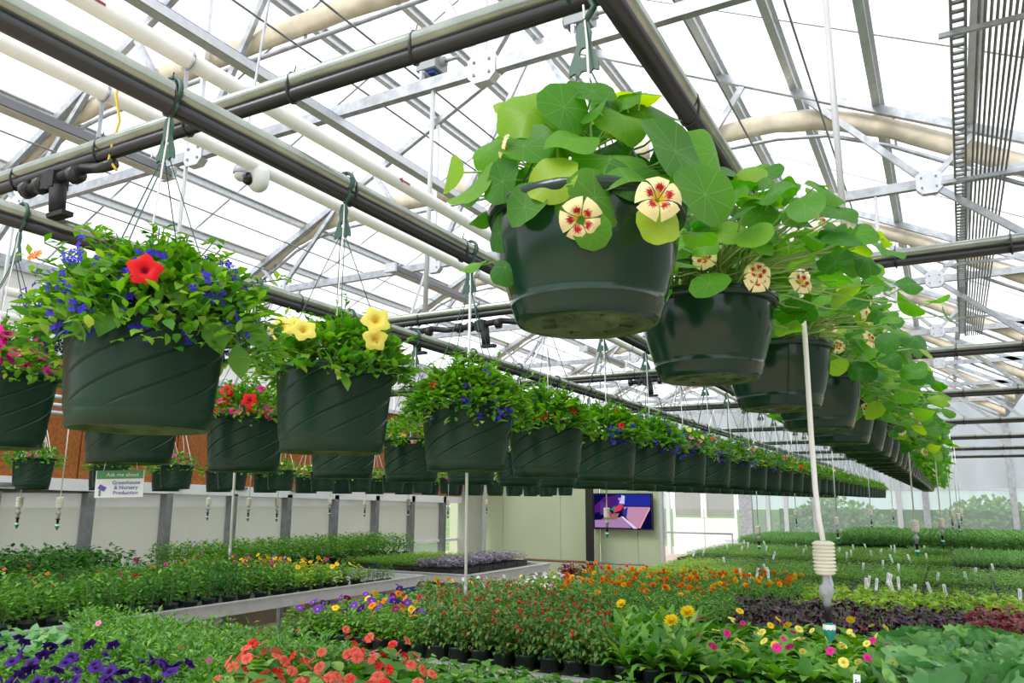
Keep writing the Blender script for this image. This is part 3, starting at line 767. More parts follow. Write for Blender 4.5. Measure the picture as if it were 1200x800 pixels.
def bowl_pot():
    m = MB(); h = .175; n = 72
    prof = [(.098, .0), (.105, .002), (.110, .010), (.1145, .026), (.116, .0275), (.1165, .0285), (.1155, .030)]
    for i in range(1, 13):
        f = i / 12; prof.append((.1155 + .026 * sin(f * pi / 2) ** 1.0, .030 + (h - .045) * f))
    m.lathe(prof, n)
    rr = prof[-1][0]
    m.lathe([(rr, h - .015), (rr + .009, h - .016), (rr + .012, h - .008), (rr + .013, h + .000), (rr + .008, h + .004), (rr + .002, h + .003), (rr - .002, h - .02)], n)
    m.lathe([(.098, 0), (.094, .003), (.088, .001), (.078, .001), (.074, .006), (.05, .006), (.046, .0015), (.034, .0015), (.033, .020), (0, .022)], 48, 1)
    for k in range(8):
        a = k * pi / 4
        m.box((.063 * cos(a), .063 * sin(a), .004), (.02, .004, .004), 1, Matrix.Rotation(a, 3, 'Z'))
    return m.build('pot', [POTG, POTB], None, obj=False)
POT_S, POT_B = swirl_pot(), bowl_pot()
m = MB(); m.lathe([(.138, 0), (.08, .012), (0, .016)], 32); SOIL_M = m.build('soil', SOIL, None, obj=False)
def hook_mesh(axis='X'):
    m = MB(); t = .004
    # plate with a hole, in the XZ plane
    outer = [(-.008, .0), (.008, 0), (.014, -.02), (.012, -.04), (.026, -.078), (.026, -.092), (.016, -.088), (.01, -.094), (.004, -.088), (-.004, -.088), (-.01, -.094), (-.016, -.088), (-.026, -.092), (-.026, -.078), (-.012, -.04), (-.014, -.02)]
    n = len(outer); hole = [(.007 * cos(pi / 2 - 2 * pi * k / n), -.055 + .009 * sin(pi / 2 - 2 * pi * k / n)) for k in range(n)]
    for e, fl in ((-t / 2, 1), (t / 2, 0)):
        vs = [(x, e, z) for x, z in outer] + [(x, e, z) for x, z in hole]
        m.add(vs, [(k, (k + 1) % n, n + (k + 1) % n, n + k) for k in range(n)], 0, None, False)
    vs = [(x, -t / 2, z) for x, z in outer] + [(x, t / 2, z) for x, z in outer]
    m.add(vs, [(k, (k + 1) % n, n + (k + 1) % n, n + k) for k in range(n)], 0, None, False)
    return m
def hook_full(r, dropz):
    # arc over the pipe (pipe along Y, centre at 0,0,0); plate hangs below at dropz
    m = hook_mesh(); m.v = [(x, y, z - dropz) for x, y, z in m.v]
    pts = [(r * 1.25 * cos(t), 0, r * 1.25 * sin(t)) for t in [radians(a) for a in range(200, -61, -20)]]
    pts += [(r * .9, 0, -dropz * .6), (0.002, 0, -dropz)]
    m.tube(pts, .0055, 6)
    for k in range(0, 7): m.box((pts[k][0], 0, pts[k][2]), (.005, .016, .005))
    return m.build('hook', HOOKG, None, obj=False)
HOOK = hook_full(.0215, .058)
def wires_mesh(rim_r, top, n=4, ph=.5):
    m = MB()
    for k in range(n):
        a = ph + 2 * pi * k / n
        m.tube([(rim_r * cos(a), rim_r * sin(a), 0), (rim_r * cos(a) * .5, rim_r * sin(a) * .5, top * .52), (.012 * cos(a), .002 * sin(a), top)], .0016, 4, caps=False)
        m.box((rim_r * cos(a), rim_r * sin(a), -.004), (.010, .012, .02), 0, Matrix.Rotation(a, 3, 'Z'))
    return m.build('hanger_wires', HOOKG, None, obj=False)
def drip_mesh(top, ox, oy):
    m = MB(); m.tube([(0.0, 0, top), (ox * .3, oy * .2, top * .8), (ox * .7, oy * .7, top * .4), (ox, oy, .02)], .0019, 6)
    return m.build('drip_tube', WHITEP, None, obj=False)
WIRES = {}
# small flower meshes
def ring_flower(name, mat, rad, petals=5, lob=.16, cup=.25, n=20, cone=0.5, extra=None):
    m = MB(); vs = [(0, 0, -rad * cone)]; uvs = [(.5, .5)]
    prof = [(.16, -.32 * cone * 2), (.35, -.08), (.7, .02), (1.0, -cup * .5)]
    for j, (f, z) in enumerate(prof):
        for k in range(n):
            t = 2 * pi * k / n; rr = rad * f * (1 + lob * f * cos(petals * t))
            zz = rad * (z + .05 * f * cos(petals * t * 2 + 1))
            vs.append((rr * cos(t), rr * sin(t), zz)); uvs.append((.5 + .5 * f * cos(t), .5 + .5 * f * sin(t)))
    fs = [(0, 1 + k, 1 + (k + 1) % n) for k in range(n)]
    for j in range(3):
        for k in range(n):
            a = 1 + j * n + k; b = 1 + j * n + (k + 1) % n; fs.append((a, a + n, b + n, b))
    m.add(vs, fs, 0, uvs)
    m.tube([(0, 0, -rad * cone), (0, 0, -rad * cone - rad * .9)], [rad * .12, rad * .05], 5, 1)
    return m.build(name, [mat, STEM], None, obj=False)
def petal_flower(name, mat, rad, petals=5, wid=.62, cup=.2, seg=4):
    m = MB()
    for p in range(petals):
        t0 = 2 * pi * p / petals + .1; c, s_ = cos(t0), sin(t0)
        vs = []; uvs = []
        for i in range(seg + 1):
            f = i / seg; wv = rad * wid * sin(min(1, f * 1.05 + .08) * pi * .62) ** .8
            for q in (-1, -.5, 0, .5, 1):
                r = rad * (.06 + f * (.94 - .10 * q * q)); y = wv * q * (.25 + .75 * f)
                z = rad * (-.35 * (1 - f) ** 2 + cup * f * (1 - f) * 2 - .12 * q * q * f - .1 * f * f + .04 * sin(q * 7 + p))
                vs.append((r * c - y * s_, r * s_ + y * c, z)); uvs.append((.5 + .5 * (r * c - y * s_) / rad, .5 + .5 * (r * s_ + y * c) / rad))
        fs = [(i * 5 + q, i * 5 + q + 1, (i + 1) * 5 + q + 1, (i + 1) * 5 + q) for i in range(seg) for q in range(4)]
        m.add(vs, fs, 0, uvs)
    m.tube([(0, 0, -rad * .3), (0, 0, -rad * 1.1)], [rad * .10, rad * .04], 5, 1)
    return m.build(name, [mat, STEM], None, obj=False)
def pompom(name, mat, rad, n=26):
    m = MB(); r2 = random.Random(5)
    for j in range(3):
        for k in range(n):
            t = 2 * pi * k / n + j; f = (1.0, .72, .42)[j]; up = (.12, .5, 1.1)[j]
            d = Vector((cos(t), sin(t), up + r2.uniform(-.15, .15)))
            m.leaf((0, 0, 0), d, (0, 0, 1), rad * (1.0 - .12 * j), rad * .34, -.25, .1, 2, 0)
    m.v = m.v; m.uv = [(.8, .5)] * len(m.v)
    m.tube([(0, 0, 0), (0, 0, -rad * 1.2)], rad * .08, 5, 1)
    return m.build(name, [mat, STEM], None, obj=False)
FN = petal_flower('flower', PNAS, .031, 5, .56, .5)
F = {
 'pet_red': ring_flower('flower', PRED, .026), 'pet_yel': ring_flower('flower', PYEL, .032), 'pet_pur': ring_flower('flower', PPUR, .027),
 'pet_mag': ring_flower('flower', PMAG, .02), 'cal_yel': ring_flower('flower', PYEL, .015), 'cal_red': ring_flower('flower', PRED, .016),
 'cal_ora': petal_flower('flower', PORA, .014, 8, .3), 'cal_pin': ring_flower('flower', PPIN, .015), 'pet_vio': ring_flower('flower', PPAN, .018),
 'pan_vio': petal_flower('flower', PPAN, .024, 5, .7), 'pan_mar': petal_flower('flower', PMAR, .024, 5, .7), 'pan_yel': petal_flower('flower', PGOL, .022, 5, .7),
 'pan_ora': petal_flower('flower', PORA, .022, 5, .7), 'pan_whi': petal_flower('flower', PWHI, .016, 5, .7), 'pan_lil': petal_flower('flower', PLIL, .016, 5, .7),
 'mar_ora': pompom('flower', PORA, .026), 'mar_gol': pompom('flower', PGOL, .026), 'daisy': pompom('flower', PDAI, .03),
 'pri_yel': petal_flower('flower', PYEL, .02, 5, .6), 'pri_mag': petal_flower('flower', PMAG, .018, 5, .6), 'pri_gol': petal_flower('flower', PGOL, .02, 5, .6),
 'beg': petal_flower('flower', PCOR, .021, 4, .7), 'lob': petal_flower('flower', PBLU, .010, 5, .35), 'imp': petal_flower('flower', PCOR, .014, 5, .6),
 'begr': petal_flower('flower', PRED, .018, 4, .7),
}
def many_flowers(meshname, mat, pts, rad, petals=5):
    m = MB()
    for p, n_ in pts:
        M = frame(p, n_, R.uniform(0, 6))
        for q in range(petals):
            t = 2 * pi * q / petals
            a = M @ Vector((0, 0, 0)); d = (M.to_3x3() @ Vector((cos(t), sin(t), .15)))
            m.leaf(a, d, M.to_3x3() @ Vector((0, 0, 1)), rad, rad * .75, .2, .0, 2)
    m.uv = [(.85, .5)] * len(m.v)
    return m.build(meshname, mat, None, obj=False)
# nasturtium
def nleaf(seed):
    m = MB(); r2 = random.Random(seed)
    m.disc(Matrix.Identity(4), 1.0, 36, 9, .022, r2.uniform(-.15, .42), 4, 0, seed)
    return m.build('leaf', LN, None, obj=False)
NL = [nleaf(s) for s in range(14)]
def nast_layout(seed, n, rx, top, side=(0, 0, 0)):
    r2 = random.Random(seed); out_ = []; tries = 0
    while len(out_) < n and tries < 4000:
        tries += 1
        a = r2.uniform(0, 2 * pi); q = sqrt(r2.uniform(.0, 1)); el = r2.uniform(0, 1)
        r = rx * q; hgt = top * (1 - .75 * q ** 2) * (0.30 + .70 * r2.random()) + (-.10 * q if r2.random() < .35 and q > .75 else 0)
        p = Vector((r * cos(a), r * sin(a), hgt)) + Vector(side) * q * r2.random()
        if p.z < .0 and Vector((p.x, p.y)).length < .17: continue
        rad = r2.uniform(.022, .046)
        if any((p - o[0]).length < (rad + o[2]) * .40 for o in out_): continue
        nrm = Vector((cos(a) * .55 * q, sin(a) * .55 * q, .55 + .5 * r2.random())) + Vector((r2.uniform(-.7, .7), r2.uniform(-1.0, .35), r2.uniform(-.4, .3)))
        out_.append((p, nrm.normalized(), rad, r2.uniform(0, 6)))
    return out_
def nast_stems(lay, seed):
    m = MB(); r2 = random.Random(seed)
    for p, nrm, rad, _ in lay:
        b = Vector((r2.uniform(-.07, .07), r2.uniform(-.07, .07), -.02)); e = p - nrm * .002
        mid = b.lerp(e, .55) + Vector((0, 0, .05)) - nrm * .02
        m.tube([b, b.lerp(mid, .5) + Vector((0, 0, .02)), mid, mid.lerp(e, .6) - nrm * .01, e], [.0028, .0025, .002, .0018, .0015], 5, caps=False)
    return m.build('stems', LNS, None, obj=False)
def basket_core(loc, rz, pot, poth, pipe_z, label, cat, group, hookmesh=True, px=None, wire_ph=.5):
    root = empty('hanging_basket', loc, rz); tag(root, label, cat, group)
    link('pot', pot, root)
    link('soil', SOIL_M, root, Matrix.Translation((0, 0, poth - .03)) @ Matrix.Scale(.95, 4))
    top = pipe_z - .058 - .088 - (loc[2] + poth)
    key = (round(top, 2), round(wire_ph, 1), poth)
    if key not in WIRES: WIRES[key] = (wires_mesh(.147 if pot is POT_S else .140, top, 4, wire_ph), drip_mesh(top + .12, .03, -.04))
    link('hanger_wires', WIRES[key][0], root, Matrix.Translation((0, 0, poth)))
    link('drip_tube', WIRES[key][1], root, Matrix.Translation((0, 0, poth)))
    if hookmesh:
        dx = (px if px is not None else loc[0]) - loc[0]
        link('hook', HOOK, root, Matrix.Rotation(-rz, 4, 'Z') @ Matrix.Translation((dx * .0, 0, pipe_z - loc[2])))
    return root
def cf(loc, side, fwd, z=0.0):            # a point given sideways / towards the aisle where the viewer stands
    f = Vector((-loc[0], -loc[1], 0)).normalized(); r_ = Vector((-f.y, f.x, 0))
    return f * fwd + r_ * side + Vector((0, 0, z))
# joined nasturtium foliage variants for the far baskets
def nast_joined(seed, n, rad_, top, side=(0, 0, 0)):
    lay = nast_layout(seed, n, rad_, top, side); m = MB()
    for i, (p, nrm, rad, roll) in enumerate(lay):
        m.disc(frame(p, nrm, roll, rad), 1, 16, 8, .03, .2, 3, 0, seed * 50 + i)
    return m.build('foliage', LN, None, obj=False), nast_stems(lay, seed), lay
NJ = [nast_joined(s, 200, .28, .31, (.17, 0, -.02)) for s in (101, 102, 103, 104)]
NX = [-.452, -.43, -.385, -.36, -.36, -.35, -.35] + [-.35] * 40
NY = [1.062] + [1.68 + .58 * i for i in range(33)]
NZR = [.432, .432, .425, .412, .40, .40] + [.40] * 40
def nflower(root, p, n_, sc=1.0, roll=0.0):
    return link('flower', FN, root, frame(p, n_, roll, sc))
for i in range(34):
    b = .175; loc = (NX[i], NY[i], NZR[i] - b)
    lab = ['dark green bowl basket of nasturtiums, nearest and largest, cream flower streaked red at front',
           'nasturtium basket second in the right row, just behind the largest pot',
           'nasturtium basket third in the right row, behind the slim white drop hose',
           'nasturtium basket fourth in the right row, half hidden behind the third',
           'nasturtium basket fifth in the right row, showing a curved pot side',
           'nasturtium basket sixth in the right row'][i] if i < 6 else ('nasturtium basket, %s in the right row counting from the nearest' % ORD[i] if i < 12 else 'nasturtium basket far along the right row, pot mostly under overlapping leaves')
    root = basket_core(loc, (0, .7, -.4, .3, 1.0)[i % 5] if i else 0, POT_B, b, PZ + .02, lab, 'hanging basket', 'nasturtium baskets in the right row' if i < 6 else 'far nasturtium baskets', wire_ph=[2.75, .5, .9, .2][i % 4])
    root.rotation_euler = (0, 0, 0)
    if i < 4:
        lay = nast_layout(11 + i, [90, 175, 165, 140][i], [.20, .26, .27, .27][i], [.23, .35, .34, .32][i], [(0.03, 0, 0), (.16, 0, 0.0), (.18, 0, 0), (.18, 0, 0)][i])
        if i == 0:
            # leaves of the nearest basket that spill over the rim
            lay = [l for l in lay if not (l[0].dot(cf(loc, 0, 1)) > .03 and l[0].z < .12)]
            for (a_, z, r, fw, ns, nz) in ((-.085, .14, .060, .08, -.3, .25), (-.15, .105, .042, .03, -.8, .3), (-.213, .07, .036, .02, -.95, .1), (-.172, .04, .052, .05, -.5, .7), (.035, .06, .066, .12, .1, .55), (-.05, .05, .046, .14, -.2, .2),
                                     (.012, .020, .052, .155, 0, .15), (.010, -.028, .030, .15, .1, -.15), (.098, -.020, .037, .15, .3, .1), (.13, .075, .070, .09, .5, .45), (.167, .02, .056, .10, .5, .1), (.09, .16, .072, .02, .4, .9),
                                     (.012, .18, .046, .06, -.1, .6), (-.03, .135, .05, .10, .2, .3), (.057, .125, .05, .08, .1, .3), (-.12, -.083, .032, .06, -.4, .1), (-.13, -.03, .036, .06, -.7, .1), (-.09, .09, .05, .1, -.3, .2),
                                     (.07, .05, .045, .13, .2, .1), (-.02, .09, .045, .13, -.3, .5), (.20, .09, .06, .0, .7, .4), (-.11, .19, .045, .0, -.4, .6), (.05, .19, .05, .0, .1, .8), (-.12, .05, .04, .10, -.5, .1), (-.085, .01, .04, .13, -.2, .1)):
                lay.append((cf(loc, a_, fw, z - (.40 * fw - .01) * (1 if z < .06 else (.55 if z < .1 else .1))), (cf(loc, ns + R.uniform(-.45, .45), 1, nz + R.uniform(-.3, .5))).normalized(), r * .88, R.uniform(0, 6)))
        link('stems', nast_stems(lay, i), root, Matrix.Translation((0, 0, b)))
        for k, (p, nrm, rad, roll) in enumerate(lay):
            link('leaf', NL[(k * 5 + i) % 14], root, frame(p + Vector((0, 0, b)), nrm, roll, rad))
        if i == 0:
            nflower(root, cf(loc, .096, .17, b - .040), cf(loc, .15, 1, .05), 1.0, .2)
            nflower(root, cf(loc, -.008, .155, b - .062), cf(loc, -.1, 1, -.5), .95, .6)
            nflower(root, cf(loc, -.12, .10, b + .075), cf(loc, -1, .3, .3), .6, 1)
        else:
            for q in range(5): 
                a = R.uniform(-1.6, .4); nflower(root, Vector((.20 * cos(a) + .05, .20 * sin(a), b + R.uniform(-.02, .16))), (cos(a), sin(a) - .3, .3), .8, R.uniform(0, 6))
    else:
        fo, st, lay = NJ[i % 4]
        link('foliage', fo, root, Matrix.Translation((0, 0, b)))
        if i < 12: link('stems', st, root, Matrix.Translation((0, 0, b)))
        for q in range(4):
            a = R.uniform(-1.9, .6); nflower(root, Vector((.23 * cos(a) + .06, .2 * sin(a), b + R.uniform(-.06, .18))), (cos(a), sin(a) - .3, .3), .85, R.uniform(0, 6))

# mixed flower baskets ------------------------------------------------------------
def dome_pts(r2, n, rx, top, low=-.06):
    o = []
    for _ in range(n):
        a = r2.uniform(0, 2 * pi); q = sqrt(r2.random()); r = rx * q
        z = top * (1 - q * q * .85) * (.35 + .65 * r2.random()) + (low * r2.random() * (q > .8))
        d = Vector((cos(a) * (.3 + q), sin(a) * (.3 + q), .5 + r2.uniform(-.4, .7)))
        o.append((Vector((r * cos(a), r * sin(a), z)), d.normalized(), q))
    return o
def fine_foliage(seed, n, rx, top, L, W, mat, stems=18, low=-.06, sprig=0.0, name='foliage', seg=3):
    r2 = random.Random(seed); m = MB()
    for p, d, q in dome_pts(r2, n, rx, top, low):
        dd = d + Vector((r2.uniform(-.7, .7), r2.uniform(-.7, .7), r2.uniform(-.5, .5)))
        s = r2.uniform(.7, 1.25); m.leaf(p, dd, (r2.uniform(-.5, .5), r2.uniform(-.5, .5), 1), L * s, W * s, r2.uniform(0, .8), .12, seg)
    for k in range(stems):
        a = r2.uniform(0, 2 * pi); q = r2.uniform(.2, 1.0) * (1 + sprig); e = Vector((rx * q * cos(a), rx * q * sin(a), top * (1.05 - .6 * q * q) + r2.uniform(-.02, .05) * (1 + sprig * 3)))
        b = Vector((e.x * .3, e.y * .3, 0)); mid = b.lerp(e, .5) + Vector((0, 0, .03))
        m.tube([b, mid, e], .0014, 4, 1, caps=False)
        for t in range(7):
            f = .35 + .65 * t / 6; p = (b.lerp(mid, f * 2) if f < .5 else mid.lerp(e, f * 2 - 1))
            for sg in (-1, 1):
                dd = Vector((r2.uniform(-1, 1), r2.uniform(-1, 1), r2.uniform(0, .8)))
                m.leaf(p, dd, (0, 0, 1), L * .8, W * .8, .3, .1, 2)
    return m.build(name, [mat, STEM], None, obj=False)
def pleaf(seed):
    m = MB(); r2 = random.Random(seed)
    m.leaf((0, 0, 0), (1, 0, 0), (0, 0, 1), 1.0, .62, r2.uniform(.2, 1.0), .12, 4)
    return m.build('leaf', LP, None, obj=False)
PLF = [pleaf(s) for s in range(5)]
def place_leaf(root, p, d, nrm, L, k=0):
    d = Vector(d).normalized(); n_ = Vector(nrm); y = n_.cross(d)
    y = y.normalized() if y.length > 1e-3 else d.orthogonal().normalized()
    z = d.cross(y).normalized()
    M = Matrix((d, y, z)).transposed().to_4x4() @ Matrix.Scale(L, 4); M.translation = Vector(p)
    return link('leaf', PLF[k % 5], root, M)
FOL = {
 'lobelia': [fine_foliage(s, 1000, .20, .125, .030, .015, LF, 26, -.09, .05) for s in (1, 2)],
 'petunia': [fine_foliage(s, 420, .175, .12, .046, .024, LP, 12, -.05) for s in (3, 4)],
 'calib': [fine_foliage(s, 850, .185, .125, .032, .015, LF, 20, -.06, .08) for s in (5, 6)],
 'small': [fine_foliage(s, 300, .17, .10, .045, .022, LB, 0, -.07) for s in (7, 8, 9)],
}
def lob_cluster(seed, n):
    r2 = random.Random(seed); pts = []
    for _ in range(n):
        a = r2.uniform(0, 6.28); q = r2.uniform(.7, 1.12); c = Vector((.19 * q * cos(a), .19 * q * sin(a), r2.uniform(-.06, .13) * (1.2 - .5 * q)))
        for _ in range(4): pts.append((c + Vector((r2.uniform(-.013, .013), r2.uniform(-.013, .013), r2.uniform(-.016, .012))), Vector((cos(a) + r2.uniform(-.5, .5), sin(a) + r2.uniform(-.5, .5), r2.uniform(-.2, .8)))))
    return many_flowers('lobelia_flowers', PBLU, pts, .008, 4)
LOB = [lob_cluster(s, 55) for s in (1, 2, 3)]
def scatter_flowers(root, b, kinds, n, rx, top, zlo=-.02, face=None):
    for q in range(n):
        a = (face if face is not None else -1.2) + R.uniform(-1.5, 1.5); r = rx * R.uniform(.55, 1.05); z = b + R.uniform(zlo, top) * (1.2 - .5 * r / rx)
        link('flower', F[R.choice(kinds)], root, frame((r * cos(a), r * sin(a), z), (cos(a) * .9, sin(a) * .9, .4 + R.uniform(-.2, .5)), R.uniform(0, 6), R.uniform(.85, 1.1)))
def mixed(loc, kind, pot_h, label, group, leaves=0, flowers=(), nf=0, lob=False, pipe=PZ, seed=0, fr=.165, ft=.13):
    root = basket_core(loc, 0, POT_S, .2, pipe, label, 'hanging basket', group, wire_ph=[.4, .8, 1.1, .2, .6][seed % 5])
    b = .2
    for kk in (kind if isinstance(kind, (list, tuple)) else (kind,)):
        link('foliage', FOL[kk][seed % len(FOL[kk])], root, Matrix.Translation((0, 0, b)) @ Matrix.Rotation(seed * 1.3, 4, 'Z'))
    if lob: link('lobelia_flowers', LOB[seed % 3], root, Matrix.Translation((0, 0, b)) @ Matrix.Rotation(seed * 2.1, 4, 'Z'))
    for k in range(leaves):
        a = R.uniform(0, 2 * pi); q = R.uniform(.3, 1.0); d = Vector((cos(a), sin(a), R.uniform(-.5, .9)))
        place_leaf(root, (.15 * q * cos(a), .15 * q * sin(a), b + R.uniform(.0, .10) * (1.4 - q)), d, (0, 0, 1), R.uniform(.05, .085), k)
    if nf: scatter_flowers(root, b, flowers, nf, fr, ft, face=atan2(-loc[1], -loc[0]))
    return root
AY = [.935, 1.462, 2.08, 2.64, 3.22, 3.80]
while len(AY) < 33: AY.append(AY[-1] + .575)
AL = ['swirl-grooved green basket with one red petunia and blue lobelia, nearest in the middle row',
      'swirl-grooved green basket of soft yellow petunias, second in the middle row',
      'green basket bushy with lobelia and round leaves, third in the middle row',
      'green basket with one red petunia and orange daisies, fourth in the middle row',
      'green basket trailing blue lobelia at its right side, fifth in the middle row',
      'green basket edged with blue lobelia, sixth in the middle row']
for i, y in enumerate(AY):
    loc = (-1.30, y, [.322, .308, .285, .28, .28][min(i, 4)] - .2)
    if i == 0:
        r0 = mixed(loc, ('lobelia', 'calib'), .2, AL[0], 'mixed baskets in the middle row', 55, (), 0, True, seed=0)
        link('lobelia_flowers', LOB[1], r0, Matrix.Translation((0, 0, .2)) @ Matrix.Rotation(1, 4, 'Z'))
        link('lobelia_flowers', LOB[2], r0, Matrix.Translation((0, 0, .205)) @ Matrix.Rotation(3.4, 4, 'Z') @ Matrix.Scale(1.08, 4))
        link('foliage', FOL['lobelia'][1], r0, Matrix.Translation((.03, 0, .2)) @ Matrix.Rotation(1, 4, 'Z') @ Matrix.Scale(1.1, 4))
        link('flower', F['pet_red'], r0, frame(cf(loc, -.014, .232, .245), cf(loc, .0, 1, .12), .3, 1.0))
        link('flower', F['cal_ora'], r0, frame(cf(loc, -.195, .04, .30), cf(loc, -.5, .6, .5), .3, 1.0))
        for (sd_, fw_, z, ds, df, dz, L) in ((-.05, .15, .215, -.25, .4, -.75, .085), (.01, .15, .245, .9, .5, -.40, .10), (.09, .14, .20, .5, .3, -1, .08), (.15, .1, .20, .8, .3, -.6, .08), (-.06, .14, .26, -.9, .4, -.1, .07), (.045, .15, .24, .7, .2, .8, .08),
                                            (.15, .10, .16, .2, .3, -1, .07), (-.1, .12, .27, .9, .4, .1, .075), (.08, .13, .26, .6, .5, .4, .06)):
            place_leaf(r0, cf(loc, sd_, fw_, z), cf(loc, ds, df, dz), cf(loc, 0, 1, .5), L, 1)
    elif i == 1:
        r0 = mixed(loc, ('petunia', 'calib'), .2, AL[1], 'mixed baskets in the middle row', 26, (), 0, seed=1)
        for (sd_, fw_, z, ns, nz, q_) in ((-.125, .17, .270, -.3, .3, .9), (-.075, .18, .266, .1, .5, .9), (-.10, .15, .285, -.1, .8, .8), (.085, .19, .295, .1, .25, 1.0), (.085, .19, .25, .2, -.1, .85)):
            link('flower', F['pet_yel'], r0, frame(cf(loc, sd_, fw_, z), cf(loc, ns, 1, nz), R.uniform(0, 6), q_))
        link('flower', F['pet_red'], r0, frame(cf(loc, -.18, .03, .25), cf(loc, -1, .5, .2), 0, .8))
    elif i < 6:
        mixed(loc, ('lobelia', 'petunia', 'calib') if i == 2 else ('calib', 'petunia'), .2, AL[i], 'mixed baskets in the middle row', 24, ('cal_ora', 'cal_red', 'cal_ora') if i != 3 else ('cal_ora', 'pet_red', 'cal_red'), [0, 0, 4, 9, 7, 7][i], i != 3, seed=i)
    else:
        mixed(loc, 'calib' if i % 2 else 'petunia', .2, ('green basket of small mixed flowers, %s in the middle row counting from the nearest' % ORD[i] if i < 12 else 'green swirl-grooved basket of small mixed flowers far down the middle row'), 'far baskets in the middle row', 0,
              [('cal_red', 'pet_red', 'cal_ora'), ('pet_yel', 'cal_ora'), ('cal_pin', 'cal_yel', 'cal_red'), ('cal_pin', 'cal_red', 'pet_mag')][i % 4], 9 if i < 16 else 6, i < 11, seed=i)
BY = [1.19, 1.61, 2.08, 2.63, 3.13]
while len(BY) < 34: BY.append(BY[-1] + .55)
BL = ['green basket of magenta geraniums cut off at the left frame edge', 'green swirl-grooved basket directly below the nearest petunia basket', 'green basket of magenta and red petunias behind the yellow petunia basket, left row',
      'green basket seen directly below the yellow petunia basket', 'green basket with yellow and pink flowers in the left row']
for i, y in enumerate(BY):
    loc = (-2.27, y, [.33, .31, .295, .285, .28][min(i, 4)] - .2)
    if i == 1: loc = (-2.27, y, .105)
    fl = [('pet_mag',), ('pet_vio', 'pet_mag'), ('pet_mag', 'pet_mag', 'pet_red'), ('cal_pin',), ('cal_yel', 'cal_pin')][i] if i < 5 else ('cal_pin', 'cal_yel')
    mixed(loc, 'calib' if i % 2 == 0 else 'petunia', .2, BL[i] if i < 5 else 'green basket in the left row, mostly hidden behind the middle row', 'baskets in the left row', 10 if i < 5 else 0, fl, [34, 8, 16, 7, 9][i] if i < 5 else 4, seed=i, ft=.15 if i == 0 else .12)
# row C: small baskets before the cooling pads
CY = [2.6 + .58 * i for i in range(17)]
for i, y in enumerate(CY):
    for j, (x, zz) in enumerate(((-5.5, .27), (-6.0, .255))):
        if j == 1: y2 = y + .3
        else: y2 = y
        root = empty('hanging_basket', (x, y2, zz - .2))
        tag(root, 'small green basket with a low plant hanging in front of the orange cooling pads' if j == 0 else 'small green basket in the row nearest the orange cooling pads', 'hanging basket', 'small baskets, near pad row' if j == 0 else 'small baskets, rear pad row')
        link('pot', POT_S, root, Matrix.Diagonal((.9, .9, .95, 1)))
        link('foliage', FOL['small'][i % 3], root, Matrix.Translation((0, 0, .19)) @ Matrix.Rotation(i, 4, 'Z'))
        key = ('c', j)
        if key not in WIRES:
            m = MB(); top = (.70 if j == 0 else .64) - zz - .01
            for k in range(4):
                a = .4 + k * pi / 2; m.tube([(.13 * cos(a), .13 * sin(a), 0), (0, 0, top)], .003, 4, caps=False)
            WIRES[key] = m.build('hanger_wires', WHITEP, None, obj=False)
        link('hanger_wires', WIRES[key], root, Matrix.Translation((0, 0, .19)))
        fk = [('cal_yel',), ('cal_pin', 'pet_mag'), ('cal_yel', 'cal_ora'), ('pet_mag', 'pet_vio'), ('pet_mag',), ('cal_ora', 'cal_yel')][i % 6]
        scatter_flowers(root, .2, fk, 6, .14, .09, face=atan2(-y2, -x))

# sign below second left basket
sg = empty('hanging_sign', (-2.27, 1.585, .10))
sw, sh = .142, .083
m = MB(); m.box((0, 0, -.058), (sw, .003, sh)); m.build('board', SIGNW, sg)
m = MB(); m.box((0, -.002, -.0295), (sw - .006, .001, .026)); m.build('green_band', SIGNG, sg)
m = MB(); m.box((-.05, -.0022, -.07), (.022, .001, .014), 0, Matrix.Rotation(.5, 3, 'Y')); m.box((-.056, -.0022, -.085), (.006, .001, .02), 1); m.build('plant_picture', [SIGNP, SIGNG], sg)
for x in (-.05, .05):
    m = MB(); m.tube([(x, 0, -.018), (x * .9, 0, .012)], .0008, 4); m.build('string', WHITEP, sg)
def text(body, size, loc, mat, parent, name='lettering', rx=pi / 2):
    cu = bpy.data.curves.new('t', 'FONT'); cu.body = body; cu.size = size; cu.align_x = 'CENTER'; cu.align_y = 'CENTER'; cu.extrude = .0003
    to = bpy.data.objects.new('t', cu); COL.objects.link(to)
    me = bpy.data.meshes.new_from_object(to.evaluated_get(bpy.context.evaluated_depsgraph_get()))
    bpy.data.objects.remove(to); me.materials.clear(); me.materials.append(mat)
    o = link(name, me, parent, Matrix.Translation(loc) @ Matrix.Rotation(rx, 4, 'X')); return o
text('Ask me about', .017, (.008, -.0035, -.03), SIGNW, sg)
text('Greenhouse', .0165, (.02, -.0035, -.055), SIGNP, sg)
text('& Nursery', .0165, (.02, -.0035, -.070), SIGNP, sg)
text('Production', .0165, (.02, -.0035, -.086), SIGNP, sg)
sg.rotation_euler = (0, radians(-1.5), radians(38))
tag(sg, 'small white and green sign about greenhouse and nursery production under a basket', 'sign')

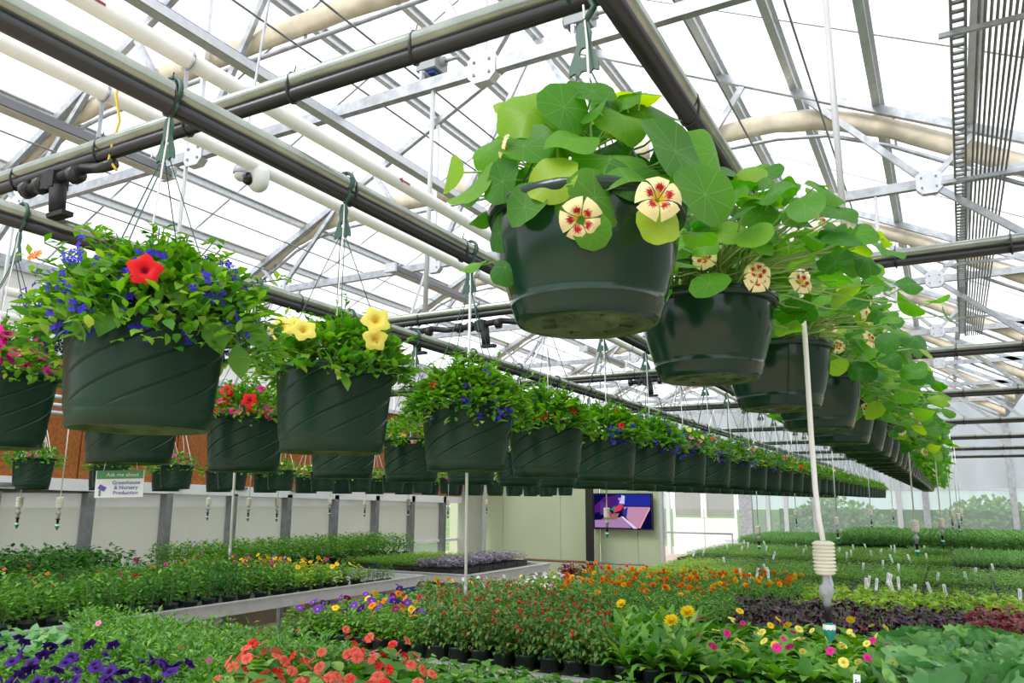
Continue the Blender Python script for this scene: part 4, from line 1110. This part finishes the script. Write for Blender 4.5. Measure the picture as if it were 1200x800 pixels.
# ------------------------------------------------------------------ misting nozzles on drop hoses
def noz_meshes():
    d = {}
    m = MB(); prof = [(0, .0), (.018, 0)]
    for i in range(8):
        z = -.004 - i * .0085; prof += [(.0245, z), (.026, z - .002), (.026, z - .0045), (.0215, z - .006), (.0215, z - .0078)]
    prof += [(.024, -.074), (.018, -.078), (0, -.079)]
    m.lathe(prof, 20); d['weight'] = m.build('weight', CREAM, None, obj=False)
    m = MB(); m.lathe([(.008, -.078), (.008, -.098), (.0155, -.104), (.017, -.114), (.0155, -.124), (.009, -.130), (.009, -.152), (.0, -.153)], 16); m.box((.0, -.014, -.114), (.012, .012, .012)); d['body'] = m.build('valve_body', GREYP, None, obj=False)
    m = MB(); m.lathe([(.014, -.150), (.015, -.158), (.009, -.160), (.008, -.186), (0, -.187)], 14); d['collar'] = m.build('collar', BLACK, None, obj=False)
    m = MB(); m.lathe([(.006, -.184), (.014, -.196), (.0145, -.205), (.008, -.222), (.002, -.232), (0, -.234)], 14); d['tip'] = m.build('nozzle_tip', GREENP, None, obj=False)
    m = MB(); m.lathe([(.0142, -.190), (.0152, -.198), (.0142, -.203)], 10); d['ring'] = m.build('white_ring', WHITE, None, obj=False)
    return d
NZ = noz_meshes()
def nozzle(x, y, z, pts, label, group=None, r=.006):
    root = empty('misting_nozzle', (x, y, z))
    for k in ('weight', 'body', 'collar', 'tip', 'ring'): link(NZ[k].name, NZ[k], root)
    m = MB(); m.tube(pts, r, 8); m.build('drop_hose', WHITEP, root)
    tag(root, label, 'misting nozzle', group)
nozzle(-.27, 2.05, -.093, [(-.13, 0, .915), (-.10, 0, .88), (-.04, 0, .82), (-.012, 0, .72), (-.008, 0, .5), (-.010, 0, .25), (-.009, 0, .12), (-.006, 0, .05), (0, 0, 0)], 'large cream ribbed misting nozzle with green tip hanging over the yellow primulas', r=.0065)
def rod(x, y, pts, label):
    root = empty('drop_rod', (x, y, 0)); m = MB(); m.tube(pts, .005, 8); m.build('rod', GREYP if False else WHITEP, root)
    m = MB(); m.tube([Vector(pts[-1]), Vector(pts[-1]) - Vector((0, 0, .03))], .006, 6); m.build('end_stop', GREYP, root); tag(root, label, 'rod')
rod(-1.37, 2.2, [(.05, 0, .80), (.0, 0, .74), (-.005, 0, .3), (0, 0, -.27)], 'slim pale rod hanging from the middle pipe left of the largest basket')
rod(-2.44, 2.2, [(.16, 0, .80), (0.0, 0, .72), (-.012, 0, .3), (0, 0, -.19)], 'slim pale rod hanging behind the yellow petunia basket')
def drop(ratio_x, ratio_z, Y, lab, grp=None):
    x, z = ratio_x * Y, ratio_z * Y
    nozzle(x, Y, z, [(0, 0, TZ - z), (0.004, 0, (TZ - z) * .5), (0, 0, 0)], lab, grp, .005)
drop(-.402, -.010, 5.88, 'small misting nozzle hanging in front of the television')
drop(-.034, -.020, 5.88, 'cream misting nozzle at right above the far seedlings')
FAR = 'distant misting nozzle on a thin hose near the end wall'
for (rx_, rz_, Y) in ((-.205, -.03, 8.23), (-.115, -.018, 8.23), (-.008, -.018, 8.23), (.003, -.009, 11.2), (-.078, -.009, 11.2), (-.055, -.007, 14.0), (.012, -.007, 14.0), (-.16, -.010, 11.2), (.009, -.012, 11.2)):
    drop(rx_, rz_, Y, FAR, 'far misting nozzles')
for (x, Y) in ((-6.1, 3.46), (-5.6, 3.46), (-6.9, 5.88), (-6.3, 5.88), (-5.9, 5.88), (-7.3, 8.23), (-6.7, 8.23), (-6.0, 8.23), (-5.4, 8.23), (-6.6, 11.2)):
    nozzle(x, Y, .0, [(0, 0, TZ), (0, 0, 0)], 'small misting nozzle hanging in front of the left wall panels', 'left side misting nozzles', .004)

# ================================================================== BENCHES
BZ = -.83
def bench(x0, x1, y0, y1, label, z=BZ, rail=.09):
    root = empty('grow_bench', ((x0 + x1) / 2, (y0 + y1) / 2, FL)); ox, oy = (x0 + x1) / 2, (y0 + y1) / 2; zt = z - FL
    W2, L2 = (x1 - x0) / 2, (y1 - y0) / 2
    m = MB(); m.box((0, 0, zt - .012), (2 * W2 - .02, 2 * L2 - .02, .008)); m.build('bench_top', BENCHM, root)
    for sx_ in (-1, 1):
        m = MB(); m.box((sx_ * W2, 0, zt - rail / 2 + .02), (.03, 2 * L2 + .03, rail)); m.box((sx_ * (W2 + .005), 0, zt + .022), (.045, 2 * L2 + .04, .01)); m.build('side_rail', ALU, root)
    for sy in (-1, 1):
        m = MB(); m.box((0, sy * L2, zt - rail / 2 + .02), (2 * W2 - .03, .03, rail)); m.box((0, sy * (L2 + .005), zt + .022), (2 * W2 - .045, .045, .01)); m.build('end_rail', ALU, root)
    n = max(2, int(2 * W2 / 1.4) + 1)
    for k in range(n):
        for sy in (-.8, .8):
            x = -W2 * .9 + 1.8 * W2 * k / (n - 1)
            m = MB(); m.box((x, sy * L2, (zt - .07) / 2), (.05, .05, zt - .07)); m.build('leg', STEEL, root)
    for sy in (-.8, .8):
        m = MB(); m.tube([(-W2, sy * L2, zt - .09), (W2, sy * L2, zt - .09)], .025, 8); m.build('cross_tube', STEEL, root)
    tag(root, label, 'bench'); return root
bench(-4.6, .9, .9, 2.95, 'metal grow bench nearest the viewer under purple petunias and coral begonias')
bench(-3.5, 1.35, 3.5, 6.95, 'wide metal grow bench in the middle under pansies, fuchsias and primulas')
bench(-3.1, 1.35, 7.1, 10.35, 'metal grow bench of labelled seedling trays behind the marigolds')
bench(-3.4, 1.35, 10.75, 14.0, 'far metal grow bench with a white edge under dark seedling trays')
bench(-3.4, 1.35, 14.3, 17.6, 'farthest metal grow bench under grassy seedlings')
bench(-6.45, -4.85, 2.3, 6.95, 'metal grow bench at left ending in an empty silver edge', z=-.80)
bench(-6.6, -4.6, 7.5, 9.4, 'metal grow bench carrying purple grey seedlings before the green wall')
bench(-7.75, -6.6, 2.2, 5.0, 'metal grow bench along the left wall, nearer section')
bench(-7.75, -6.7, 5.6, 9.6, 'metal grow bench along the left wall, farther section')

# ------------------------------------------------------------------ bench plants
def npot(r, h):
    m = MB(); m.lathe([(0, 0), (r * .74, 0), (r * .95, h * .85), (r * 1.03, h * .85), (r * 1.05, h), (r * .98, h), (r * .95, h * .9)], 16)
    m.lathe([(r * .96, h * .9), (0, h * .93)], 16, 1); return m.build('pot', [POTK, SOIL], None, obj=False)
POT4 = npot(.052, .085)
def bush(seed, n, rx, top, L, W, mat, base=.02, up=.4, bend=.5, stems=6, seg=2):
    r2 = random.Random(seed); m = MB()
    for _ in range(n):
        a = r2.uniform(0, 6.283); q = sqrt(r2.random()); z = base + (top - base) * (1 - .55 * q * q) * (r2.random() ** .6)
        p = Vector((rx * q * cos(a), rx * q * sin(a), z)); d = Vector((cos(a), sin(a), up + r2.uniform(-.5, .5))) + Vector((r2.uniform(-.6, .6), r2.uniform(-.6, .6), 0))
        s = r2.uniform(.7, 1.25); m.leaf(p - d.normalized() * L * .4, d, (r2.uniform(-.4, .4), r2.uniform(-.4, .4), 1), L * s, W * s, bend * r2.uniform(.3, 1.3), .12, seg)
    for _ in range(stems):
        a = r2.uniform(0, 6.283); q = r2.random(); m.tube([(.01 * cos(a), .01 * sin(a), 0), (rx * q * .8 * cos(a), rx * q * .8 * sin(a), top * .8)], .0018, 4, 1, caps=False)
    return m.build('foliage', [mat, STEM], None, obj=False)
def rosette(seed, n, L, W, mat, up=(.3, 1.6), seg=4):
    r2 = random.Random(seed); m = MB()
    for k in range(n):
        a = k * 2.4 + r2.uniform(-.2, .2); u = up[0] + (up[1] - up[0]) * k / n
        s = r2.uniform(.75, 1.1); m.leaf((.005 * cos(a), .005 * sin(a), k * .0012), (cos(a), sin(a), u), (0, 0, 1), L * s, W * s, r2.uniform(.5, 1.2), .10, seg)
    return m.build('foliage', [mat, STEM], None, obj=False)
def kale(seed, n, L):
    r2 = random.Random(seed); m = MB()
    for k in range(n):
        a = k * 2.4 + r2.uniform(-.3, .3); u = .25 + 1.1 * k / n; s = r2.uniform(.8, 1.15)
        e = Vector((cos(a), sin(a), u)).normalized() * L * .55 * s
        m.tube([(0, 0, 0), e], .0025, 4, 1, caps=False)
        M = frame(e + Vector((cos(a) * L * .22 * s, sin(a) * L * .22 * s, .02)), (r2.uniform(-.9, .9), r2.uniform(-1.5, .2), 1.0), a, L * .34 * s)
        m.disc(M, 1, 24, 8, .13, -.45, 3, 0, seed * 31 + k)
    return m.build('foliage', [LK, STEM], None, obj=False)
def reddots(seed, n, rx, top, rad, mat, z0=.05):
    r2 = random.Random(seed); m = MB()
    for _ in range(n):
        a = r2.uniform(0, 6.283); q = r2.uniform(.5, 1.05); p = Vector((rx * q * cos(a), rx * q * sin(a), r2.uniform(z0, top * 1.05)))
        m.tube([p, p - Vector((0, 0, rad)), p - Vector((0, 0, rad * 2.6)), p - Vector((0, 0, rad * 3.4))], [rad * .3, rad, rad * .8, rad * .1], 6)
    m.uv = [(.85, .5)] * len(m.v)
    return m.build('buds', mat, None, obj=False)
SP = {
 'pansy': dict(fol=[bush(s, 190, .085, .16, .036, .017, LF) for s in (21, 22, 23)], fl=('pan_vio', 'pan_mar', 'pan_yel', 'pan_ora', 'pan_vio'), nf=1.6, top=.17),
 'viola': dict(fol=[bush(s, 170, .085, .15, .03, .015, LF) for s in (24, 25)], fl=('pan_whi', 'pan_lil', 'pan_whi', 'cal_yel'), nf=3.0, top=.15),
 'fuchsia': dict(fol=[bush(s, 270, .09, .24, .034, .018, LFU, up=.2, bend=.9) for s in (26, 27, 28)], fl=(), nf=0, top=.2, buds=True),
 'daisy': dict(fol=[rosette(s, 38, .17, .040, LB, (.35, 3.0)) for s in (29, 30, 31)], fl=('daisy',), nf=.10, top=.26),
 'primula': dict(fol=[rosette(s, 24, .125, .050, LB, (.35, 2.4)) for s in (32, 33, 34)], fl=('pri_yel', 'pri_gol', 'pri_mag', 'pri_yel'), nf=1.0, top=.15),
 'kale': dict(fol=[kale(s, 15, .19) for s in (35, 36, 37)], fl=(), nf=0, top=.2),
 'marigold': dict(fol=[bush(s, 230, .09, .20, .034, .012, LB) for s in (38, 39, 40)], fl=('mar_ora', 'mar_ora', 'mar_gol'), nf=2.0, top=.2),
 'marigold_bud': dict(fol=[bush(s, 230, .09, .20, .034, .013, LB) for s in (38, 39, 41)], fl=('mar_gol', 'pan_ora'), nf=.15, top=.19),
 'coleus': dict(fol=[bush(s, 90, .09, .17, .055, .030, LPU, bend=1.0) for s in (42, 43, 44)], fl=(), nf=0, top=.17),
 'redcoleus': dict(fol=[bush(s, 90, .09, .19, .055, .026, LR, bend=.8) for s in (45, 46)], fl=(), nf=0, top=.17),
 'lime': dict(fol=[bush(s, 80, .08, .15, .045, .032, LY, bend=.6) for s in (47, 48)], fl=(), nf=0, top=.15),
 'petunia': dict(fol=[bush(s, 130, .09, .15, .034, .015, LP) for s in (49, 50)], fl=('pet_pur',), nf=2.2, top=.17),
 'bushy': dict(fol=[bush(s, 260, .10, .21, .038, .012, LB, up=1.0) for s in (51, 52, 53)], fl=('cal_pin', 'cal_ora'), nf=.08, top=.2),
 'begonia': dict(fol=[bush(s, 40, .09, .15, .08, .050, LB, up=.2, bend=.6, seg=4) for s in (54, 55)], fl=('beg', 'beg', 'begr'), nf=3.2, top=.19),
 'roundleaf': dict(fol=[bush(s, 75, .09, .15, .048, .036, LB, up=.1, bend=.6, seg=4) for s in (56, 57)], fl=('pan_yel', 'imp'), nf=.08, top=.17),
 'broad': dict(fol=[rosette(s, 16, .17, .052, LK, (.6, 3.0)) for s in (58, 59)], fl=(), nf=0, top=.2),
 'impatiens': dict(fol=[bush(s, 110, .095, .26, .045, .026, LB) for s in (60, 61, 62)], fl=('imp', 'pet_mag', 'cal_ora'), nf=.6, top=.27),
 'mixgreen': dict(fol=[bush(s, 110, .095, .26, .042, .022, LD) for s in (63, 64)] + [bush(65, 110, .095, .25, .04, .024, LB)], fl=('cal_red', 'cal_yel'), nf=.12, top=.27),
 'darkgreen': dict(fol=[bush(s, 120, .11, .30, .05, .036, LD, up=.3) for s in (66, 67)], fl=(), nf=0, top=.3),
 'lightbush': dict(fol=[bush(s, 130, .11, .28, .045, .026, LB, up=.6) for s in (68, 69)], fl=(), nf=0, top=.3),
 'yellowend': dict(fol=[bush(s, 70, .09, .18, .05, .034, LY) for s in (70, 71)] + [bush(72, 80, .09, .18, .05, .03, LB)], fl=('pan_yel', 'pan_yel', 'pet_mag', 'pan_lil'), nf=1.3, top=.2),
}
def unit_leaf(mat, wid, bend, ruffle=0.0, seed=0):
    m = MB(); m.leaf((0, 0, 0), (1, 0, 0), (0, 0, 1), 1.0, wid, bend, .12, 4)
    r2 = random.Random(seed); m.v = [(x, y * (1 + r2.uniform(-ruffle, ruffle)), z + r2.uniform(-.04, .04) * (ruffle > 0)) for x, y, z in m.v]
    return m.build('leaf', mat, None, obj=False)
def leafM(p, d, nrm, L):
    d = Vector(d).normalized(); y = Vector(nrm).cross(d).normalized(); z = d.cross(y)
    M = Matrix((d, y, z)).transposed().to_4x4() @ Matrix.Scale(L, 4); M.translation = Vector(p); return M
def rosette_parts(seed, n, L, meshes, up):
    r2 = random.Random(seed); o = []
    for k in range(n):
        a = k * 2.4 + r2.uniform(-.2, .2); u = up[0] + (up[1] - up[0]) * k / n
        o.append((meshes[k % len(meshes)], leafM((.005 * cos(a), .005 * sin(a), k * .0012), (cos(a), sin(a), u), (0, 0, 1), L * r2.uniform(.75, 1.1))))
    return o
DLM = [unit_leaf(LB, .24, b_, 0) for b_ in (.5, .8, 1.1)]
PLM = [unit_leaf(LB, .42, b_, .18, int(b_ * 10)) for b_ in (.5, .8, 1.1)]
KLM = []
for q_ in range(5):
    m = MB(); m.disc(Matrix.Identity(4), 1, 36, 9, .12, (.3, -.25, .15, -.4, .35)[q_], 4, 0, 900 + q_); KLM.append(m.build('leaf', LK, None, obj=False))
def kale_parts(seed, n, L):
    r2 = random.Random(seed); o = []; m = MB()
    for k in range(n):
        a = k * 2.4 + r2.uniform(-.3, .3); u = .25 + 1.1 * k / n; s_ = r2.uniform(.8, 1.15)
        e = Vector((cos(a), sin(a), u)).normalized() * L * .55 * s_
        m.tube([(0, 0, 0), e], .0025, 4, 0, caps=False)
        o.append((KLM[k % 5], frame(e + Vector((cos(a) * L * .22 * s_, sin(a) * L * .22 * s_, .02)), (r2.uniform(-.9, .9), r2.uniform(-1.5, .2), 1.0), a, L * .34 * s_)))
    o.append((m.build('stems', STEM, None, obj=False), Matrix.Identity(4)))
    return o
SP['daisy']['parts'] = [rosette_parts(s, 34, .17, DLM, (.35, 3.0)) for s in (1, 2, 3)]
SP['primula']['parts'] = [rosette_parts(s, 24, .125, PLM, (.35, 2.4)) for s in (4, 5, 6)]
SP['kale']['parts'] = [kale_parts(s, 15, .19) for s in (7, 8, 9)]
BUDS = [reddots(s, 5, .09, .24, .006, PRED, .08) for s in (1, 2, 3)]
NAMES = {'pansy': 'potted_pansy', 'viola': 'potted_viola', 'fuchsia': 'potted_fuchsia', 'daisy': 'potted_daisy', 'primula': 'potted_primula', 'kale': 'leafy_plant', 'marigold': 'potted_marigold',
 'marigold_bud': 'potted_marigold', 'coleus': 'potted_coleus', 'redcoleus': 'potted_coleus', 'lime': 'potted_coleus', 'petunia': 'potted_petunia', 'bushy': 'potted_plant', 'begonia': 'potted_begonia', 'roundleaf': 'potted_plant',
 'broad': 'potted_plant', 'impatiens': 'potted_impatiens', 'mixgreen': 'potted_plant', 'darkgreen': 'potted_plant', 'lightbush': 'potted_plant', 'yellowend': 'potted_primrose'}
LABS = {'pansy': 'potted pansy with violet, maroon or yellow flowers at the left of the middle bench',
 'viola': 'potted viola with small white and lilac flowers behind the fuchsias', 'fuchsia': 'bushy potted fuchsia with red buds on the middle bench',
 'daisy': 'potted daisy plant with long upright leaves on the middle bench front', 'primula': 'potted primula with crinkled leaves and yellow or magenta flowers',
 'kale': 'large grey green lobed leaves of a potted plant at lower right', 'marigold': 'potted marigold with orange or golden pompom flowers',
 'marigold_bud': 'green potted marigold without open flowers before the orange ones', 'coleus': 'dark purple leaved pot plant behind the primulas',
 'redcoleus': 'dark red leaved pot plant at the right frame edge', 'lime': 'lime green leaved pot plant behind the dark purple ones',
 'petunia': 'potted petunia with deep purple trumpet flowers at lower left', 'bushy': 'narrow leaved green pot plant on the nearest bench behind the purple petunias',
 'begonia': 'potted begonia with coral red flowers on the nearest bench', 'roundleaf': 'round leaved green pot plant right of the coral begonias',
 'broad': 'pale broad leaved pot plant at the left frame edge', 'impatiens': 'green pot plant with red and pink flowers on the left bench',
 'mixgreen': 'dense green pot plant on the left bench behind the silver edge', 'darkgreen': 'dark green leafy pot plant along the left wall, nearer section',
 'lightbush': 'mid green leafy pot plant along the left wall, farther section', 'yellowend': 'potted primrose with yellow flowers at the end of the left bench'}
def plant(sp, x, y, z=BZ, k=0, label=None, group=None, potmesh=True, sc=1.0):
    d = SP[sp]
    root = empty(NAMES[sp], (x, y, z), R.uniform(0, 6.28)); root.scale = (sc, sc, sc)
    tag(root, label or LABS[sp], 'potted plant', group or (LABS[sp]))
    if potmesh: link('pot', POT4, root)
    if 'parts' in d and y < 4.8:
        for me_, M_ in R.choice(d['parts']): link(me_.name.split('.')[0], me_, root, Matrix.Translation((0, 0, .065)) @ M_)
    else: link('foliage', R.choice(d['fol']), root, Matrix.Translation((0, 0, .06)))
    if d.get('buds'): link('buds', R.choice(BUDS), root, Matrix.Translation((0, 0, .07)))['kind'] = 'stuff'
    n = int(d['nf']) + (1 if R.random() < d['nf'] % 1 else 0)
    for _ in range(n):
        a = R.uniform(0, 6.28); q = R.uniform(.2, .95)
        t = Vector((.075 * q * cos(a), .075 * q * sin(a), .075 + d['top'] * (1 - .3 * q * q) * R.uniform(.85, 1.08)))
        # turn normal partly to the sky, slightly outwards
        fk = R.choice(d['fl']); link('flower', F[fk], root, frame(t, (cos(a) * .7 + R.uniform(-.5, .5), sin(a) * .7 + R.uniform(-.5, .5), .7), R.uniform(0, 6), R.uniform(.8, 1.15)))
    return root
def fill(x0, x1, y0, y1, step, fn, jit=.15, **kw):
    ny = max(1, int((y1 - y0) / step)); nx = max(1, int((x1 - x0) / step)); c = 0
    for j in range(ny):
        for i in range(nx):
            x = x0 + (i + .5) * (x1 - x0) / nx + R.uniform(-jit, jit) * step; y = y0 + (j + .5) * (y1 - y0) / ny + R.uniform(-jit, jit) * step
            sp = fn(x, y) if callable(fn) else fn
            if sp: plant(sp, x, y, **kw); c += 1
    return c
# middle bench front rows, front pots named one by one
def mid(x, y):
    r = x / y
    if y < 4.75:
        if r < -.70: return 'pansy'
        if r < -.405: return 'fuchsia'
        if r < -.285: return 'daisy'
        if r < -.055: return 'primula'
        return 'kale'
    if y < 5.75:
        if r < -.62: return 'viola' if y > 5.2 else 'pansy'
        if r < -.47: return 'viola' if y > 5.1 else 'fuchsia'
        if r < -.24: return 'marigold' if y > 5.3 else 'marigold_bud'
        if r < .01: return 'coleus'
        return 'redcoleus'
    if r < -.44: return 'viola'
    if r < -.16: return 'marigold'
    return 'lime'
cnt = {}
x = -3.42
while x < .75:
    sp = mid(x, 3.6); cnt[sp] = cnt.get(sp, 0) + 1; n = cnt[sp]
    lab = {'pansy': 'pansy pot', 'fuchsia': 'fuchsia pot with red buds', 'daisy': 'daisy pot with long leaves', 'primula': 'primula pot', 'kale': 'grey green lobed leaf pot'}[sp]
    plant(sp, x, 3.62, label=f'front row {lab}, {ORD[min(n,12)-1]} of its kind from the left', group=f'front row {sp} pots', sc=1.15 if sp == 'kale' else 1.0)
    x += {'pansy': .125, 'fuchsia': .13, 'daisy': .135, 'primula': .135, 'kale': .17}[sp]
fill(-3.45, .9, 3.7, 4.72, .145, mid)
fill(-3.45, 1.1, 4.75, 5.75, .15, mid)
fill(-3.2, 1.2, 5.78, 6.85, .155, mid)
dz = plant('daisy', -1.10, 3.66, label='potted daisy with two bright yellow pompom flowers standing above its leaves', group='daisy with two open flowers')
dz.rotation_euler = (0, 0, 0)
for (a_, b_, c_) in ((.03, -.05, .335), (-.03, -.10, .30)):
    link('flower', F['daisy'], dz, frame((a_, b_, c_), (.1, -.7, .8), .4, 1.25))
    m = MB(); m.tube([(0, 0, .07), (a_ * .5, b_ * .5, c_ * .6), (a_, b_, c_ - .02)], .002, 5); m.build('flower_stem', STEM, dz)
pl_ = plant('primula', -.36, 3.56, label='primula pot with a white printed plant label stuck in its front', group='primula with label')
pl_.rotation_euler = (0, 0, 0)
m = MB(); m.box((0, 0, 0), (.026, .0015, .10)); tg_ = m.build('plant_label', LABELW, pl_); tg_.location = (-.015, -.058, .115); tg_.rotation_euler = (radians(-12), radians(3), radians(5))
m = MB()
for q_ in range(9): m.box((-.004 + .0 * q_, -.0012, -.035 + q_ * .008), (.006, .0006, .005))
for q_ in range(7): m.box((.006, -.0012, -.03 + q_ * .009), (.003, .0006, .006))
m.build('lettering', INK, tg_)
# nearest bench
def near(x, y):
    r = x / y
    if y < 2.12 and r < -1.16: return 'petunia'
    if r < -1.5: return 'broad'
    if r < -1.08: return 'bushy'
    if y > 2.5 and r < -.84: return 'bushy'
    if r < -.70: return 'begonia'
    return 'roundleaf'
fill(-4.3, -.75, 1.15, 2.9, .14, near)
# left bench
def left(x, y):
    if y > 5.35: return 'yellowend' if y < 6.15 else None
    return 'impatiens' if (x + y * .35) % 1.1 < .55 else 'mixgreen'
fill(-6.35, -4.9, 2.4, 6.45, .165, left)
for k in range(7): plant('mixgreen', -4.98 - (k % 2) * .02, 6.05 + .09 * k * .9, label=f'small dark pot on the silver bench end, {ORD[k]} from the near side', group='small pots on the bench end', sc=.6)
fill(-7.7, -6.65, 3.0, 4.95, .19, 'darkgreen', sc=1.12)
fill(-7.7, -6.75, 5.7, 9.5, .20, 'lightbush', sc=1.12)
root = empty('red_lettuce_pot', (-2.95, 6.5, BZ)); tag(root, 'pot of dark red frilly lettuce behind the violas', 'potted plant'); link('pot', POT4, root, Matrix.Scale(1.6, 4))
for k in range(3): link('foliage', SP['redcoleus']['fol'][k % 2], root, Matrix.Translation((.05 * (k - 1), 0, .12)) @ Matrix.Rotation(k, 4, 'Z'))
# seedling trays
m = MB(); tw, tl, th = .54, .28, .055
m.box((0, 0, th / 2), (tw, tl, th)); m.box((0, 0, th), (tw + .012, tl + .012, .006))
for i in range(1, 9): m.box((-tw / 2 + tw * i / 9, 0, th + .004), (.006, tl, .004))
for i in range(1, 5): m.box((0, -tl / 2 + tl * i / 5, th + .004), (tw, .006, .004))
TRAYM = m.build('tray', TRAY, None, obj=False)
def seedlings(seed, n, h, L, W, mat, up=1.2):
    r2 = random.Random(seed); m = MB()
    for _ in range(n):
        x, y = r2.uniform(-.26, .26), r2.uniform(-.13, .13); hh = h * r2.uniform(.6, 1.1)
        for q in range(3):
            a = r2.uniform(0, 6.28); m.leaf((x, y, hh * (.35 + .25 * q)), (cos(a), sin(a), up * r2.uniform(.3, 1.2)), (0, 0, 1), L * r2.uniform(.7, 1.2), W, .5, .1, 2)
    return m.build('seedlings', mat, None, obj=False)
SE = {'green': [seedlings(s, 260, .09, .034, .017, LF, .5) for s in (1, 2)], 'lime': [seedlings(s, 220, .08, .032, .02, LY, .4) for s in (3, 4)], 'grass': [seedlings(s, 420, .15, .07, .007, LG, 3) for s in (5, 6)],
      'lilac': [seedlings(s, 150, .13, .05, .030, LL, .5) for s in (7, 8)], 'sparse': [seedlings(s, 120, .05, .024, .014, LF, .4) for s in (9, 10)], 'tall': [seedlings(s, 380, .28, .08, .016, LG, 2) for s in (11, 12)],
      'pinkish': [seedlings(s, 90, .05, .022, .014, LR, .4) for s in (13,)]}
m = MB(); m.box((0, 0, .06), (.018, .0012, .085)); m.box((-.003, -.001, .075), (.0016, .0006, .04), 1); m.box((.002, -.001, .072), (.0012, .0006, .03), 1); PLAB = m.build('plant_label', [LABELW, INK], None, obj=False)
SLAB = {'green': 'black tray of small green seedlings', 'lime': 'black tray of lime green seedlings', 'grass': 'black tray of fine grassy seedlings', 'lilac': 'black tray of purple grey seedlings', 'sparse': 'black cell tray with sparse tiny seedlings', 'tall': 'black tray of tall narrow leaved seedlings', 'pinkish': 'black tray of reddish seedlings'}
def tray(kind, x, y, where, labels=0, z=BZ):
    root = empty('seedling_tray', (x, y, z)); l = SLAB[kind] + ' ' + where; tag(root, l, 'seedling tray', l)
    link('tray', TRAYM, root); link('seedlings', R.choice(SE[kind]), root, Matrix.Translation((0, 0, .055)))['kind'] = 'stuff'
    for _ in range(labels): link('plant_label', PLAB, root, Matrix.Translation((R.uniform(-.22, .22), R.uniform(-.1, .1), .05)) @ Matrix.Rotation(R.uniform(-.3, .3), 4, 'Z') @ Matrix.Rotation(R.uniform(-.3, .3), 4, 'Y') @ Matrix.Scale(1.3, 4))
def trays(x0, x1, y0, y1, fn, where):
    nx = int((x1 - x0) / .56); ny = int((y1 - y0) / .30)
    for j in range(ny):
        for i in range(nx):
            x = x0 + .28 + i * .56; y = y0 + .15 + j * .3; k = fn(x, y)
            if k: tray(k[0], x, y, where, k[1])
trays(-3.05, 1.32, 7.2, 10.3, lambda x, y: (('lime', 0) if x / y < -.24 else (('pinkish', 2) if y < 7.6 and x > -1 else (('sparse', R.choice((0, 1, 2))) if y < 8.3 else ('green', R.choice((0, 0, 1)))))), 'on the bench behind the marigolds')
trays(-3.35, 1.32, 10.85, 13.9, lambda x, y: (('grass', 0) if x > .2 - (y - 10.8) * .3 and y < 12.8 else ('sparse' if y < 11.3 else 'green', R.choice((0, 1)))), 'on the far bench')
trays(-3.35, 1.32, 14.4, 17.5, lambda x, y: (('tall', 0) if x > -1.5 else ('grass', 0)), 'on the farthest bench')
trays(-6.55, -4.62, 7.55, 9.4, lambda x, y: (('lilac', 0) if x > -5.3 else (('lime', 0) if y > 8.6 else ('green', 0))), 'on the bench before the green wall')
# boxes below the seedling bench at left
root = empty('printed_box', (-5.55, 7.7, FL)); m = MB(); m.box((0, 0, .34), (.6, .4, .68)); m.build('carton', CARD, root)
m = MB(); m.box((.50, -.01, .33), (.4, .4, .64)); m.build('red_side', REDP, root)
tag(root, 'dark blue and red carton on the floor under the seedling bench', 'box')

# ------------------------------------------------------------------ labels of large beds: say which part of the bed
byl = {}
for o in S.objects:
    if o.parent is None and o.get('category') in ('potted plant', 'seedling tray', 'misting nozzle', 'rod'): byl.setdefault(o['label'], []).append(o)
for lab, os_ in byl.items():
    if len(os_) < 6 or len(lab.split()) > 13: continue
    n = len(os_)
    xs_ = sorted(o.location.x for o in os_); ys_ = sorted(o.location.y for o in os_)
    big = n > 40
    xc = (xs_[n // 3], xs_[2 * n // 3]) if big else (xs_[n // 2],); yc = (ys_[n // 3], ys_[2 * n // 3]) if big else (ys_[n // 2],)
    for o in os_:
        i = sum(o.location.x >= c for c in xc); j = sum(o.location.y >= c for c in yc)
        hx = ('left', 'middle', 'right')[i] if big else ('left', 'right')[i]; hy = ('front', 'central', 'rear')[j] if big else ('front', 'rear')[j]
        o['label'] = f'{lab}, {hy} {hx} part'; o['group'] = (o.get('group') or lab) + f', {hy} {hx}'
# ------------------------------------------------------------------ move from eye level to floor level
for o in list(S.objects):
    if o.parent is None and o.type != 'LIGHT': o.location.z += H
